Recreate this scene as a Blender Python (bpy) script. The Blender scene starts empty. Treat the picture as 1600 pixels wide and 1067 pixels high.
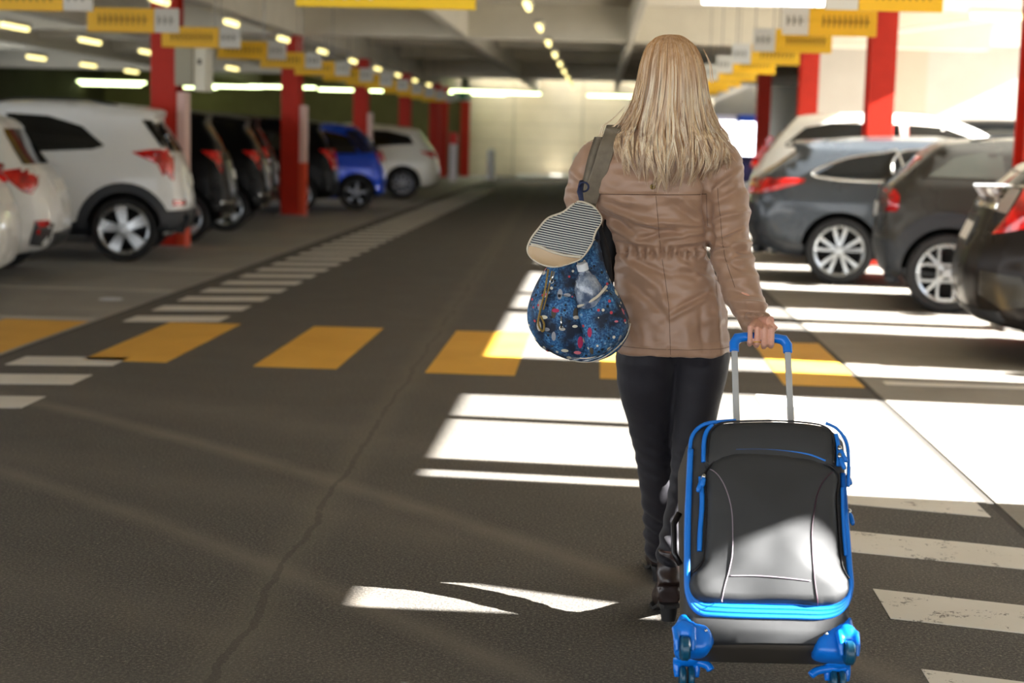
SKY, SUN, EXPO, LAMP, DOORGLOW = 0.75, 14.0, 2.55, 7.0, 1.6
import bpy, bmesh, math, random
from mathutils import Vector, Matrix, noise
from mathutils.bvhtree import BVHTree
from mathutils.geometry import delaunay_2d_cdt
random.seed(7)
SC = bpy.context.scene
COL = SC.collection
PI = math.pi
R = math.radians

# ------------------------------------------------------------------ camera
F_PX, CAM_H = 2500.0, 1.42
def cam_basis():
    roll = 0.025
    c, s = math.cos(roll), math.sin(roll)
    dx, dy = 940 - 800, 217 - 533.5
    ux, uy = c*dx + s*dy, -s*dx + c*dy
    pitch = math.atan2(-uy, F_PX); yaw = math.atan2(ux*math.cos(pitch), F_PX)
    fw = Vector((-math.sin(yaw)*math.cos(pitch), math.cos(yaw)*math.cos(pitch), -math.sin(pitch)))
    r0 = Vector((math.cos(yaw), math.sin(yaw), 0)); u0 = r0.cross(fw)
    return fw, c*r0 + s*u0, -s*r0 + c*u0
FW, RT, UP = cam_basis()
CO = Vector((0, 0, CAM_H))
def ray(px, py): return FW + RT*((px-800)/F_PX) - UP*((py-533.5)/F_PX)
def G(px, py, z=0.0):                      # point of the ground seen at a pixel
    d = ray(px, py); return CO + d*((z-CAM_H)/d.z)
def A(px, py, Y):                          # point at depth Y
    d = ray(px, py); return CO + d*(Y/d.y)
def onplane(px, py, p0, n):
    d = ray(px, py); return CO + d*((p0-CO).dot(n)/d.dot(n))
cd = bpy.data.cameras.new('camera'); cam = bpy.data.objects.new('camera', cd); COL.objects.link(cam)
M = Matrix((RT, UP, -FW)).transposed().to_4x4(); M.translation = CO
cam.matrix_world = M
cd.sensor_width = 36.0; cd.lens = F_PX/1600*36.0
cd.dof.use_dof = True; cd.dof.focus_distance = 4.62; cd.dof.aperture_fstop = 2.6
cd.clip_end = 300
SC.camera = cam
SC.view_settings.view_transform = 'Standard'; SC.view_settings.look = 'None'
SC.view_settings.gamma = 1.0; SC.view_settings.use_curve_mapping = False

# ------------------------------------------------------------------ materials
def lin(c):
    c = c/255.0
    return c/12.92 if c <= 0.04045 else ((c+0.055)/1.055)**2.4
def rgb(r, g, b): return (lin(r), lin(g), lin(b), 1.0)
class NT:
    def __init__(s, name):
        s.m = bpy.data.materials.new(name); s.m.use_nodes = True
        s.t = s.m.node_tree; s.p = s.t.nodes['Principled BSDF']
    def n(s, typ, **kw):
        nd = s.t.nodes.new(typ)
        for k, v in kw.items():
            if k.startswith('_'): setattr(nd, k[1:], v)
        for k, v in kw.items():
            if not k.startswith('_'): nd.inputs[k.replace('__', ' ')].default_value = v
        return nd
    def l(s, a, b): s.t.links.new(a, b)
    def coord(s, scale=(1, 1, 1), which='Object', rot=(0, 0, 0)):
        tc = s.n('ShaderNodeTexCoord'); mp = s.n('ShaderNodeMapping', Scale=scale, Rotation=rot)
        s.l(tc.outputs[which], mp.inputs['Vector']); return mp.outputs['Vector']
    def noise(s, vec, scale=5, detail=4, rough=0.6):
        nd = s.n('ShaderNodeTexNoise', Scale=scale, Detail=detail, Roughness=rough)
        if vec is not None: s.l(vec, nd.inputs['Vector'])
        return nd.outputs['Fac']
    def ramp(s, fac, stops):
        r = s.n('ShaderNodeValToRGB'); s.l(fac, r.inputs['Fac'])
        e = r.color_ramp.elements
        while len(e) < len(stops): e.new(0.5)
        for i, (p, c) in enumerate(stops): e[i].position = p; e[i].color = c
        return r.outputs['Color']
    def mix(s, fac, a, b, mode='MIX'):
        m = s.n('ShaderNodeMix', _data_type='RGBA', _blend_type=mode)
        for k, v in ((0, fac), (6, a), (7, b)):
            if hasattr(v, 'is_linked') or hasattr(v, 'links'): s.l(v, m.inputs[k])
            else: m.inputs[k].default_value = v
        return m.outputs[2]
    def math(s, op, a, b=0.0, c=0.0, clamp=False):
        m = s.n('ShaderNodeMath', _operation=op, _use_clamp=clamp)
        for k, v in ((0, a), (1, b), (2, c)):
            if hasattr(v, 'links'): s.l(v, m.inputs[k])
            else: m.inputs[k].default_value = v
        return m.outputs[0]
    def bump(s, h, strength=0.3, dist=0.01):
        b = s.n('ShaderNodeBump', Strength=strength, Distance=dist); s.l(h, b.inputs['Height'])
        s.l(b.outputs['Normal'], s.p.inputs['Normal'])
def mat(name, col, rough=0.5, metal=0.0, spec=0.5, vary=0.0, vscale=8, bump=0.0, bscale=200, bdist=0.001, coat=0.0, sheen=0.0, emit=None, es=1.0, stretch=(1, 1, 1)):
    k = NT(name); p = k.p
    p.inputs['Base Color'].default_value = col; p.inputs['Roughness'].default_value = rough
    p.inputs['Metallic'].default_value = metal; p.inputs['Specular IOR Level'].default_value = spec
    p.inputs['Coat Weight'].default_value = coat; p.inputs['Coat Roughness'].default_value = 0.04
    if sheen: p.inputs['Sheen Weight'].default_value = sheen
    if emit: p.inputs['Emission Color'].default_value = emit; p.inputs['Emission Strength'].default_value = es
    v = k.coord(stretch)
    if vary:
        f = k.noise(v, vscale, 5)
        d = tuple(c*(1-vary) for c in col[:3])+(1,); l_ = tuple(min(1, c*(1+vary)) for c in col[:3])+(1,)
        k.l(k.ramp(f, [(0.3, d), (0.7, l_)]), p.inputs['Base Color'])
    else:
        f = k.noise(v, 3, 2)
        r = k.math('MULTIPLY_ADD', f, 0.08, max(0, rough-0.04)); k.l(r, p.inputs['Roughness'])
    if bump: k.bump(k.noise(v, bscale, 3), bump, bdist)
    return k.m

# ------------------------------------------------------------------ object helpers
def tag(o, label=None, cat=None, group=None, kind=None):
    if label: o['label'] = label
    if cat: o['category'] = cat
    if group: o['group'] = group
    if kind: o['kind'] = kind
    return o
def empty(name, loc, rot=(0, 0, 0), label=None, cat=None, group=None):
    o = bpy.data.objects.new(name, None); COL.objects.link(o); o.location = loc; o.rotation_euler = rot
    o.empty_display_size = 0.1
    return tag(o, label, cat, group)
def mesh_obj(name, verts, faces, m, parent=None, smooth=True, rel=True):
    """verts in world space if rel (made local to the thing's root), else already local"""
    me = bpy.data.meshes.new(name)
    root = parent
    if root is not None and rel:
        mw = Matrix.LocRotScale(root.location, root.rotation_euler, root.scale)
        if root.parent is not None:
            rp = root.parent; mw = Matrix.LocRotScale(rp.location, rp.rotation_euler, rp.scale) @ mw
        inv = mw.inverted(); verts = [inv @ Vector(v) for v in verts]
    me.from_pydata([tuple(v) for v in verts], [], faces)
    mm = m if isinstance(m, (list, tuple)) else [m]
    for x in mm: me.materials.append(x)
    if smooth: me.polygons.foreach_set('use_smooth', [True]*len(me.polygons))
    me.update()
    o = bpy.data.objects.new(name, me); COL.objects.link(o)
    if parent is not None: o.parent = parent
    return o
def bm_obj(name, bm, m, parent=None, smooth=True, rel=False):
    me = bpy.data.meshes.new(name)
    if parent is not None and rel:
        bm.transform(Matrix.LocRotScale(parent.location, parent.rotation_euler, parent.scale).inverted())
    bmesh.ops.recalc_face_normals(bm, faces=bm.faces)
    bm.to_mesh(me); bm.free()
    for x in (m if isinstance(m, (list, tuple)) else [m]): me.materials.append(x)
    if smooth: me.polygons.foreach_set('use_smooth', [True]*len(me.polygons))
    o = bpy.data.objects.new(name, me); COL.objects.link(o)
    if parent is not None: o.parent = parent
    return o
class MB:
    """collects simple shapes into one mesh"""
    def __init__(s): s.v = []; s.f = []
    def add(s, v, f):
        o = len(s.v); s.v += [Vector(x) for x in v]; s.f += [tuple(i+o for i in q) for q in f]
    def box(s, lo, hi, mtx=None):
        x0, y0, z0 = lo; x1, y1, z1 = hi
        v = [Vector(p) for p in ((x0,y0,z0),(x1,y0,z0),(x1,y1,z0),(x0,y1,z0),(x0,y0,z1),(x1,y0,z1),(x1,y1,z1),(x0,y1,z1))]
        if mtx: v = [mtx @ p for p in v]
        s.add(v, [(0,3,2,1),(4,5,6,7),(0,1,5,4),(1,2,6,5),(2,3,7,6),(3,0,4,7)])
    def prism(s, pts, z0, z1):
        n = len(pts); v = [(x, y, z0) for x, y in pts] + [(x, y, z1) for x, y in pts]
        s.add(v, [tuple(range(n-1, -1, -1)), tuple(range(n, 2*n))] + [(i, (i+1) % n, n+(i+1) % n, n+i) for i in range(n)])
    def tube(s, pts, r, n=8, cap=True, squash=1.0, up=None):
        pts = [Vector(p) for p in pts]; N = len(pts)
        rr = r if isinstance(r, (list, tuple)) else [r]*N
        t = (pts[1]-pts[0]).normalized(); a = Vector(up) if up else (Vector((0, 0, 1)) if abs(t.z) < .9 else Vector((1, 0, 0)))
        u = (a - t*a.dot(t)).normalized(); rings = []
        base = len(s.v)
        for i, p in enumerate(pts):
            t = (pts[min(i+1, N-1)]-pts[max(i-1, 0)]).normalized()
            u = (u - t*u.dot(t)).normalized(); w = t.cross(u)
            for k in range(n):
                an = 2*PI*k/n; s.v.append(p + (u*math.cos(an)*squash + w*math.sin(an))*rr[i])
        for i in range(N-1):
            for k in range(n):
                a_, b_ = base+i*n+k, base+i*n+(k+1) % n; s.f.append((a_, b_, b_+n, a_+n))
        if cap:
            s.f.append(tuple(base+k for k in range(n-1, -1, -1))); s.f.append(tuple(base+(N-1)*n+k for k in range(n)))
    def ring(s, centre, axis, R_, r, n=32, m=8):
        c = Vector(centre); a = Vector(axis).normalized(); u = a.orthogonal().normalized(); w = a.cross(u); base = len(s.v)
        for i in range(n):
            d = u*math.cos(2*PI*i/n)+w*math.sin(2*PI*i/n)
            for k in range(m):
                s.v.append(c + d*(R_+r*math.cos(2*PI*k/m)) + a*r*math.sin(2*PI*k/m))
        for i in range(n):
            for k in range(m):
                s.f.append((base+i*m+k, base+((i+1) % n)*m+k, base+((i+1) % n)*m+(k+1) % m, base+i*m+(k+1) % m))
    def lathe(s, prof, n=32, mtx=None, close=False):
        """profile (r, h) turned about z"""
        base = len(s.v); N = len(prof)
        for (r, h) in prof:
            for k in range(n):
                p = Vector((r*math.cos(2*PI*k/n), r*math.sin(2*PI*k/n), h)); s.v.append(mtx @ p if mtx else p)
        for i in range(N-1 + (1 if close else 0)):
            for k in range(n):
                j = (i+1) % N; s.f.append((base+i*n+k, base+i*n+(k+1) % n, base+j*n+(k+1) % n, base+j*n+k))
        if not close:
            s.f.append(tuple(base+k for k in range(n-1, -1, -1))); s.f.append(tuple(base+(N-1)*n+k for k in range(n)))
    def ell(s, c, r, n=16, m=10, mtx=None):
        base = len(s.v); c = Vector(c)
        for i in range(m+1):
            th = PI*i/m
            for k in range(n):
                p = Vector((r[0]*math.sin(th)*math.cos(2*PI*k/n), r[1]*math.sin(th)*math.sin(2*PI*k/n), r[2]*math.cos(th)))
                if mtx: p = mtx @ p
                s.v.append(c+p)
        for i in range(m):
            for k in range(n):
                s.f.append((base+i*n+k, base+i*n+(k+1) % n, base+(i+1)*n+(k+1) % n, base+(i+1)*n+k))
    def build(s, name, m, parent=None, smooth=False, rel=True, bevel=0.0, seg=2):
        bm = bmesh.new(); vs = [bm.verts.new(v) for v in s.v]
        for f in s.f:
            if len(set(f)) >= 3:
                try: bm.faces.new([vs[i] for i in f])
                except ValueError: pass
        bmesh.ops.remove_doubles(bm, verts=bm.verts, dist=1e-6)
        if bevel:
            bmesh.ops.recalc_face_normals(bm, faces=bm.faces)
            es = [e for e in bm.edges if len(e.link_faces) == 2 and e.calc_face_angle(0) > 0.6]
            bmesh.ops.bevel(bm, geom=es, offset=bevel, segments=seg, profile=0.5, affect='EDGES')
        if parent is not None and rel:
            bm.transform(Matrix.LocRotScale(parent.location, parent.rotation_euler, parent.scale).inverted())
        return bm_obj(name, bm, m, parent, smooth)
def smooth_by_angle(o, a=0.6):
    me = o.data; me.polygons.foreach_set('use_smooth', [True]*len(me.polygons))
    bm = bmesh.new(); bm.from_mesh(me)
    for e in bm.edges:
        if len(e.link_faces) == 2 and e.calc_face_angle(0) > a: e.smooth = False
    bm.to_mesh(me); bm.free(); return o
def evaluated(o):
    dg = bpy.context.evaluated_depsgraph_get(); me = bpy.data.meshes.new_from_object(o.evaluated_get(dg), preserve_all_data_layers=True, depsgraph=dg)
    old = o.data; o.modifiers.clear(); o.data = me; bpy.data.meshes.remove(old); return o
def remesh(o, voxel, smooth_it=2, fac=0.5):
    m = o.modifiers.new('r', 'REMESH'); m.mode = 'VOXEL'; m.voxel_size = voxel; m.use_smooth_shade = True
    if smooth_it:
        s = o.modifiers.new('s', 'SMOOTH'); s.iterations = smooth_it; s.factor = fac
    mats = list(o.data.materials)
    evaluated(o)
    if not o.data.materials:
        for x in mats: o.data.materials.append(x)
    o.data.polygons.foreach_set('use_smooth', [True]*len(o.data.polygons))
    return o
def curve_pts(pts, n=24, closed=False):
    """Catmull-Rom through points of any dimension (given as Vectors/tuples)"""
    P = [Vector(p) for p in pts]; N = len(P); out = []
    segs = N if closed else N-1
    per = max(1, n//segs)
    for i in range(segs):
        g = lambda j: P[j % N] if closed else P[max(0, min(N-1, j))]
        p0, p1, p2, p3 = g(i-1), g(i), g(i+1), g(i+2)
        for k in range(per):
            t = k/per
            out.append(0.5*((2*p1)+(p2-p0)*t+(2*p0-5*p1+4*p2-p3)*t*t+(3*p1-p0-3*p2+p3)*t*t*t))
    if not closed: out.append(P[-1])
    return out
def grid_tri(poly, res):
    """constrained triangulation of a 2-D polygon with interior grid points -> pts, tris, n_boundary"""
    b = []
    n = len(poly)
    for i in range(n):
        p, q = Vector(poly[i][:2]), Vector(poly[(i+1) % n][:2]); k = max(1, int((q-p).length/res+.5))
        for j in range(k): b.append(p.lerp(q, j/k))
    nb = len(b)
    xs = [p.x for p in b]; ys = [p.y for p in b]; inner = []
    def inside(x, y):
        c = False; j = nb-1
        for i in range(nb):
            if (b[i].y > y) != (b[j].y > y) and x < (b[j].x-b[i].x)*(y-b[i].y)/(b[j].y-b[i].y)+b[i].x: c = not c
            j = i
        return c
    def bd(x, y):
        m = 1e9; j = nb-1
        for i in range(nb):
            ax, ay = b[j]; dx, dy = b[i].x-ax, b[i].y-ay; L = dx*dx+dy*dy
            t = max(0, min(1, ((x-ax)*dx+(y-ay)*dy)/L)) if L else 0
            d = (x-ax-t*dx)**2+(y-ay-t*dy)**2
            if d < m: m = d
            j = i
        return math.sqrt(m)
    y = min(ys)+res*.5; row = 0
    while y < max(ys):
        x = min(xs)+res*(.5 if row % 2 else 1.0)
        while x < max(xs):
            if inside(x, y):
                d = bd(x, y)
                if d > res*0.45: inner.append((Vector((x, y)), d))
            x += res
        y += res*.87; row += 1
    pts = b+[p for p, _ in inner]; ds = [0.0]*nb+[d for _, d in inner]
    vs, es, fs, ov, oe, of = delaunay_2d_cdt(pts, [(i, (i+1) % nb) for i in range(nb)], [], 1, 1e-6)
    dist = [0.0]*len(vs)
    for i, lst in enumerate(ov): dist[i] = ds[lst[0]] if lst else 0.0
    # boundary order
    border = [-1]*nb
    for i, lst in enumerate(ov):
        for k in lst:
            if k < nb: border[k] = i
    return vs, [tuple(f) for f in fs], dist, border
def bvh_of(o): return BVHTree.FromObject(o, bpy.context.evaluated_depsgraph_get()) if False else BVHTree.FromPolygons([v.co.copy() for v in o.data.vertices], [tuple(p.vertices) for p in o.data.polygons])
def patch(name, poly, to3, dirv, bvh, m, parent, off=0.004, thick=0.012, res=0.05, far=3.0, bulge=0.0, br=0.03):
    """polygon (2-D) laid onto a surface by rays from to3(p) along dirv; gets real thickness. Local space of parent."""
    vs, fs, dist, border = grid_tri(poly, res); dirv = Vector(dirv).normalized(); top = []; last = None
    hits = []
    for v in vs:
        o = Vector(to3(v.x, v.y)) - dirv*far
        h = bvh.ray_cast(o, dirv, far*3); hits.append(h[0])
    good = [(vs[i], hits[i]) for i in range(len(vs)) if hits[i] is not None]
    if not good: return None
    for i, v in enumerate(vs):
        p = hits[i]
        if p is None:
            q = min(good, key=lambda g: (g[0]-v).length_squared)[1]
            o = Vector(to3(v.x, v.y)); p = o + dirv*((q-o).dot(dirv))
        b = bulge*min(1, dist[i]/br)**0.5 if bulge else 0
        top.append(p - dirv*(off+b))
    n = len(top); verts = top+[p+dirv*thick for p in top]
    faces = list(fs)+[tuple(n+i for i in reversed(f)) for f in fs]
    nb = len(border)
    for i in range(nb):
        a, b2 = border[i], border[(i+1) % nb]
        if a >= 0 and b2 >= 0 and a != b2: faces.append((b2, a, n+a, n+b2))
    bm = bmesh.new(); V = [bm.verts.new(v) for v in verts]
    for f in faces:
        try: bm.faces.new([V[i] for i in f])
        except ValueError: pass
    return smooth_by_angle(bm_obj(name, bm, m, parent, True), 0.9)
def sstep(a, b, x):
    t = max(0, min(1, (x-a)/(b-a))) if a != b else (1.0 if x > a else 0.0); return t*t*(3-2*t)
def interp(tab, x):
    """piecewise smooth table lookup [(x, v...)]"""
    if x <= tab[0][0]: return tab[0][1:]
    if x >= tab[-1][0]: return tab[-1][1:]
    for a, b in zip(tab, tab[1:]):
        if x <= b[0]:
            t = (x-a[0])/(b[0]-a[0]); return tuple(p+(q-p)*t for p, q in zip(a[1:], b[1:]))
# ------------------------------------------------------------------ light
w = bpy.data.worlds.new('sky'); SC.world = w; w.use_nodes = True
nt = w.node_tree; bg = nt.nodes['Background']
g = nt.nodes.new('ShaderNodeTexCoord'); sx = nt.nodes.new('ShaderNodeSeparateXYZ'); rp = nt.nodes.new('ShaderNodeValToRGB')
nt.links.new(g.outputs['Generated'], sx.inputs[0]); nt.links.new(sx.outputs['Z'], rp.inputs['Fac']); nt.links.new(rp.outputs['Color'], bg.inputs['Color'])
rp.color_ramp.elements[0].color = (0.95, 0.97, 1.0, 1); rp.color_ramp.elements[1].color = (0.55, 0.72, 1.0, 1); rp.color_ramp.elements[1].position = 0.9
bg.inputs['Strength'].default_value = SKY
SUN_E, SUN_A = R(26.5), R(4.0)
sl = bpy.data.lights.new('sun', 'SUN'); sl.energy = SUN; sl.angle = R(0.3); sl.color = (1.0, 0.975, 0.94)
so = bpy.data.objects.new('sun', sl); COL.objects.link(so)
sd = Vector((math.cos(SUN_E)*math.cos(SUN_A), -math.cos(SUN_E)*math.sin(SUN_A), math.sin(SUN_E)))
so.rotation_euler = sd.to_track_quat('Z', 'Y').to_euler(); so.location = (20, -3, 12)
SC.view_settings.exposure = EXPO
SC.cycles.use_denoising = True
SC.cycles.max_bounces = 8; SC.cycles.diffuse_bounces = 4; SC.cycles.glossy_bounces = 4; SC.cycles.transmission_bounces = 8
SC.cycles.sample_clamp_indirect = 4.0; SC.cycles.caustics_reflective = False; SC.cycles.caustics_refractive = False

# ------------------------------------------------------------------ floor
def asphalt():
    k = NT('asphalt'); p = k.p; v = k.coord()
    sep = k.n('ShaderNodeSeparateXYZ'); k.l(v, sep.inputs[0]); X, Y = sep.outputs['X'], sep.outputs['Y']
    fine = k.noise(v, 105, 3, .85); mid = k.noise(v, 2.2, 6, .6); big = k.noise(v, .35, 3)
    base = k.ramp(fine, [(0.28, rgb(38, 36, 33)), (0.50, rgb(78, 75, 70)), (0.66, rgb(134, 128, 118))])
    c = k.mix(k.math('MULTIPLY', k.math('SUBTRACT', mid, .40, clamp=True), .8, clamp=True), base, rgb(88, 85, 80))
    vor = k.n('ShaderNodeTexVoronoi', Scale=48.0); k.l(v, vor.inputs['Vector'])   # pale stone chips
    chip = k.math('MULTIPLY', k.math('LESS_THAN', vor.outputs['Distance'], 0.17), k.math('GREATER_THAN', k.noise(v, 30, 2), 0.60))
    c = k.mix(k.math('MULTIPLY', chip, .55), c, rgb(178, 168, 150))
    # worn pale tyre sweeps: long arcs of scuffed aggregate
    def arc(cx, cy, r, wd, amt, c):
        dx = k.math('SUBTRACT', X, cx); dy = k.math('SUBTRACT', Y, cy)
        d = k.math('SQRT', k.math('ADD', k.math('MULTIPLY', dx, dx), k.math('MULTIPLY', dy, dy)))
        e = k.math('DIVIDE', k.math('ABSOLUTE', k.math('SUBTRACT', d, r)), wd)
        f = k.math('MULTIPLY', k.math('SUBTRACT', 1.0, e, clamp=True), amt)
        f = k.math('MULTIPLY', f, k.math('ADD', mid, .3))
        return k.mix(f, c, rgb(128, 120, 108))
    c = arc(-15.2, -7.75, 20.0, .11, .75, c); c = arc(-15.3, -8.95, 20.0, .10, .6, c); c = arc(-6.2, -2.2, 9.6, .30, .25, c); c = arc(-6.8, -3.4, 9.0, .5, .35, c); c = arc(-6, 0, 8.9, .4, .25, c); c = arc(-7.5, -6, 12.2, .3, .3, c)
    # lengthwise joint with a tarred crack
    wob = k.math('MULTIPLY_ADD', k.noise(v, 1.6, 7, .7), .16, -.08)
    jx = k.math('SUBTRACT', k.math('SUBTRACT', X, k.math('MULTIPLY', k.math('SUBTRACT', 8.0, Y, clamp=False), .022)), -1.06)
    dj = k.math('ABSOLUTE', k.math('ADD', jx, wob))
    side = k.math('MULTIPLY', k.math('SUBTRACT', 1.0, k.math('DIVIDE', dj, .13), clamp=True), .38)
    c = k.mix(side, c, rgb(120, 114, 100))
    crk = k.math('MULTIPLY', k.math('LESS_THAN', dj, .012), k.math('GREATER_THAN', k.noise(v, 3.1, 4), .38))
    c = k.mix(k.math('MULTIPLY', crk, .40), c, rgb(52, 49, 45))
    # second, thinner crack line ahead of the crosswalk
    k.l(c, p.inputs['Base Color'])
    k.l(k.math('MULTIPLY_ADD', mid, -.25, .92), p.inputs['Roughness']); p.inputs['Specular IOR Level'].default_value = .35
    k.bump(fine, .55, .004)
    return k.m
def concrete(name, a, b, rough=.8, spec=.5):
    k = NT(name); v = k.coord(); f = k.noise(v, 1.4, 8, .65); g2 = k.noise(v, 60, 2)
    c = k.ramp(f, [(.3, a), (.7, b)]); c = k.mix(.25, c, k.ramp(g2, [(.35, a), (.65, b)]))
    k.l(c, k.p.inputs['Base Color']); k.p.inputs['Roughness'].default_value = rough; k.p.inputs['Specular IOR Level'].default_value = spec
    k.bump(g2, .15, .002); return k.m
def struct(name, mb, m, bevel=0): o = mb.build(name, m, None, False, bevel=bevel); o['kind'] = 'structure'; return o
M_ASPH = asphalt()
b = MB(); b.box((-3.63, -8, -.2), (1.60, 70, 0)); struct('floor', b, M_ASPH)
M_CONL = concrete('bay_concrete', rgb(128, 126, 120), rgb(160, 157, 149), .62)
b = MB(); b.box((-60, -8, -.2), (-3.68, 70, 0)); struct('floor_left_bays', b, M_CONL)
M_CONR = concrete('bay_concrete_pale', rgb(118, 113, 104), rgb(150, 144, 133), .7)
b = MB(); b.box((1.64, -8, -.2), (6.9, 70, 0)); struct('floor_right_bays', b, M_CONR)
M_DRAIN = mat('drain_tar', rgb(58, 55, 50), .8)
b = MB(); b.box((-3.68, -8, -.2), (-3.63, 70, -.004)); struct('trim_1', b, M_DRAIN)
b = MB(); b.box((1.60, -8, -.2), (1.64, 70, -.004)); struct('trim_2', b, M_DRAIN)
M_OUT = concrete('yard_concrete', rgb(150, 146, 138), rgb(170, 166, 158), .8)
b = MB(); b.box((6.9, -8, -.2), (60, 70, 0)); struct('floor_yard', b, M_OUT)
b = MB(); b.box((-24, -60, -.2), (60, -8, 0)); struct('floor_forecourt', b, concrete('forecourt_concrete', rgb(150, 146, 138), rgb(170, 166, 158), .8))

# ------------------------------------------------------------------ shell
M_CEIL = concrete('ceiling_concrete', rgb(214, 208, 194), rgb(232, 227, 214), .85)
M_BEAM = concrete('beam_paint', rgb(216, 210, 194), rgb(234, 228, 212), .8)
H_SLAB = 3.6
b = MB(); b.box((-18, -5, H_SLAB), (6.5, 55.9, H_SLAB+.3)); b.box((-18, 55.9, H_SLAB), (-4.8, 58.4, H_SLAB+.3)); b.box((6.5, 22, H_SLAB), (9.2, 58.4, H_SLAB+.3)); struct('ceiling', b, M_CEIL)  # roof gap before the far wall opened to brighten it
b = MB(); [b.box((-4.7+1.1*i, 55.9, H_SLAB+.02), (-4.66+1.1*i, 57.6, H_SLAB+.95)) for i in range(10)]; b.box((-4.8, 57.6, H_SLAB), (5.8, 57.7, H_SLAB+.95)); b.box((-4.8, 55.8, H_SLAB+.3), (5.8, 55.9, H_SLAB+.95)); struct('added_sun_baffles', b, M_CEIL)  # unseen fins added to keep direct sun off the far wall
n = 3
for Y in (-3.5, 8.3, 26.9, 45.0):
    b = MB(); b.box((-18, Y, 3.02), (6.3, Y+.45, H_SLAB)); struct('trim_%d' % n, b, M_BEAM, .01); n += 1
for Y in (14.0, 19.1, 34.7, 40.0, 50.3):
    b = MB(); b.box((-18, Y, 3.30), (6.3, Y+.22, H_SLAB)); struct('trim_%d' % n, b, M_BEAM, .01); n += 1
for X, wd, zb in ((-5.2, .34, 3.0), (-2.35, .16, 3.04), (.43, .10, 2.98), (3.5, .2, 3.1), (-8.8, .2, 3.1), (-12.4, .2, 3.1)):
    b = MB(); b.box((X-wd/2, -4.9, zb), (X+wd/2, 58.2, 3.595)); struct('trim_%d' % n, b, M_BEAM, .01); n += 1
def panel_wall():
    k = NT('panel_wall'); v = k.coord(); sep = k.n('ShaderNodeSeparateXYZ'); k.l(v, sep.inputs[0])
    f = k.noise(v, .7, 5); c = k.ramp(f, [(.3, rgb(208, 194, 164)), (.7, rgb(228, 215, 188))])
    a = k.math('LESS_THAN', k.math('FRACT', k.math('MULTIPLY', sep.outputs['Z'], 1/.62)), .04)
    b2 = k.math('LESS_THAN', k.math('FRACT', k.math('MULTIPLY_ADD', sep.outputs['X'], 1/2.45, .3)), .03)
    c = k.mix(k.math('MULTIPLY', k.math('MAXIMUM', a, b2), .5), c, rgb(150, 142, 118))
    k.l(c, k.p.inputs['Base Color']); k.p.inputs['Roughness'].default_value = .6; return k.m
b = MB(); b.box((-4.75, 57.6, 0), (3.9, 58.2, H_SLAB)); struct('wall_far', b, panel_wall())
b = MB(); b.box((-18, 57.6, 0), (-4.75, 58.2, H_SLAB)); struct('wall_far_left', b, concrete('far_left_render', rgb(104, 96, 62), rgb(120, 112, 76)))
b = MB(); b.box((-18.4, 42, 0), (-18, 58.2, H_SLAB)); struct('wall_left', b, concrete('left_render', rgb(66, 60, 46), rgb(78, 72, 56)))
b = MB(); b.box((-5.0, 57.0, 0), (-4.75, 57.6, H_SLAB)); struct('trim_%d' % n, b, mat('dark_post', rgb(60, 56, 44), .6)); n += 1
def bright_wall():
    k = NT('white_panel_wall'); v = k.coord(); sep = k.n('ShaderNodeSeparateXYZ'); k.l(v, sep.inputs[0])
    f = k.noise(v, .8, 5); c = k.ramp(f, [(.3, rgb(192, 187, 178)), (.7, rgb(208, 204, 196))])
    s1 = k.math('MULTIPLY', k.math('GREATER_THAN', sep.outputs['X'], 4.72), k.math('LESS_THAN', sep.outputs['X'], 5.75))
    c = k.mix(k.math('MULTIPLY', s1, .5), c, rgb(200, 184, 156))
    k.l(c, k.p.inputs['Base Color']); k.p.inputs['Roughness'].default_value = .7; return k.m
b = MB(); b.box((3.7, 29.2, 0), (11.5, 29.5, 3.22)); struct('wall_right_end', b, bright_wall())
b = MB(); b.box((5.6, 29.5, 0), (5.8, 57.6, H_SLAB)); b.box((3.9, 57.6, 2.35), (5.8, 58.2, H_SLAB)); struct('wall_right_far', b, concrete('grey_render', rgb(112, 106, 96), rgb(132, 126, 114)))
# unseen side wall shading the near right, topped by an added sun mask
M_PLA = concrete('shade_block_plaster', rgb(196, 190, 178), rgb(214, 208, 196))
b = MB(); b.box((6.5, -5, 0), (6.75, 6.08, 3.10)); struct('shade_wall_right', b, M_PLA)
b = MB(); ZT = H_SLAB-.002
def slot(b, ys, lo, hi):                     # added mask strip, its opening shaped to throw a sun patch
    for ya, yb in zip(ys, ys[1:]):
        for za, zb2, zc, zd in ((3.07, 3.07, interp(lo, ya)[0], interp(lo, yb)[0]), (interp(hi, ya)[0], interp(hi, yb)[0], ZT, ZT)):
            if zc-za < 1e-4 and zd-zb2 < 1e-4: continue
            b.add([(x, y, z) for x in (6.47, 6.49) for y, z in ((ya, za), (yb, zb2), (yb, zd), (ya, zc))], [(0, 1, 2, 3), (7, 6, 5, 4), (0, 4, 5, 1), (1, 5, 6, 2), (2, 6, 7, 3), (3, 7, 4, 0)])
slot(b, [3.40, 3.434, 3.4345, 3.436, 3.472, 3.476, 3.485, 3.515, 3.55, 3.585, 3.60], [(3.40, 3.55), (3.434, 3.56), (3.4345, 3.11), (3.46, 3.10), (3.49, 3.15), (3.52, 3.18), (3.56, 3.26), (3.59, 3.36), (3.60, 3.45)], [(3.40, 3.598), (3.434, 3.598), (3.4345, 3.17), (3.472, 3.21), (3.476, 3.40), (3.485, 3.42), (3.515, 3.46), (3.55, 3.47), (3.59, 3.45), (3.60, 3.45)])
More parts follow.
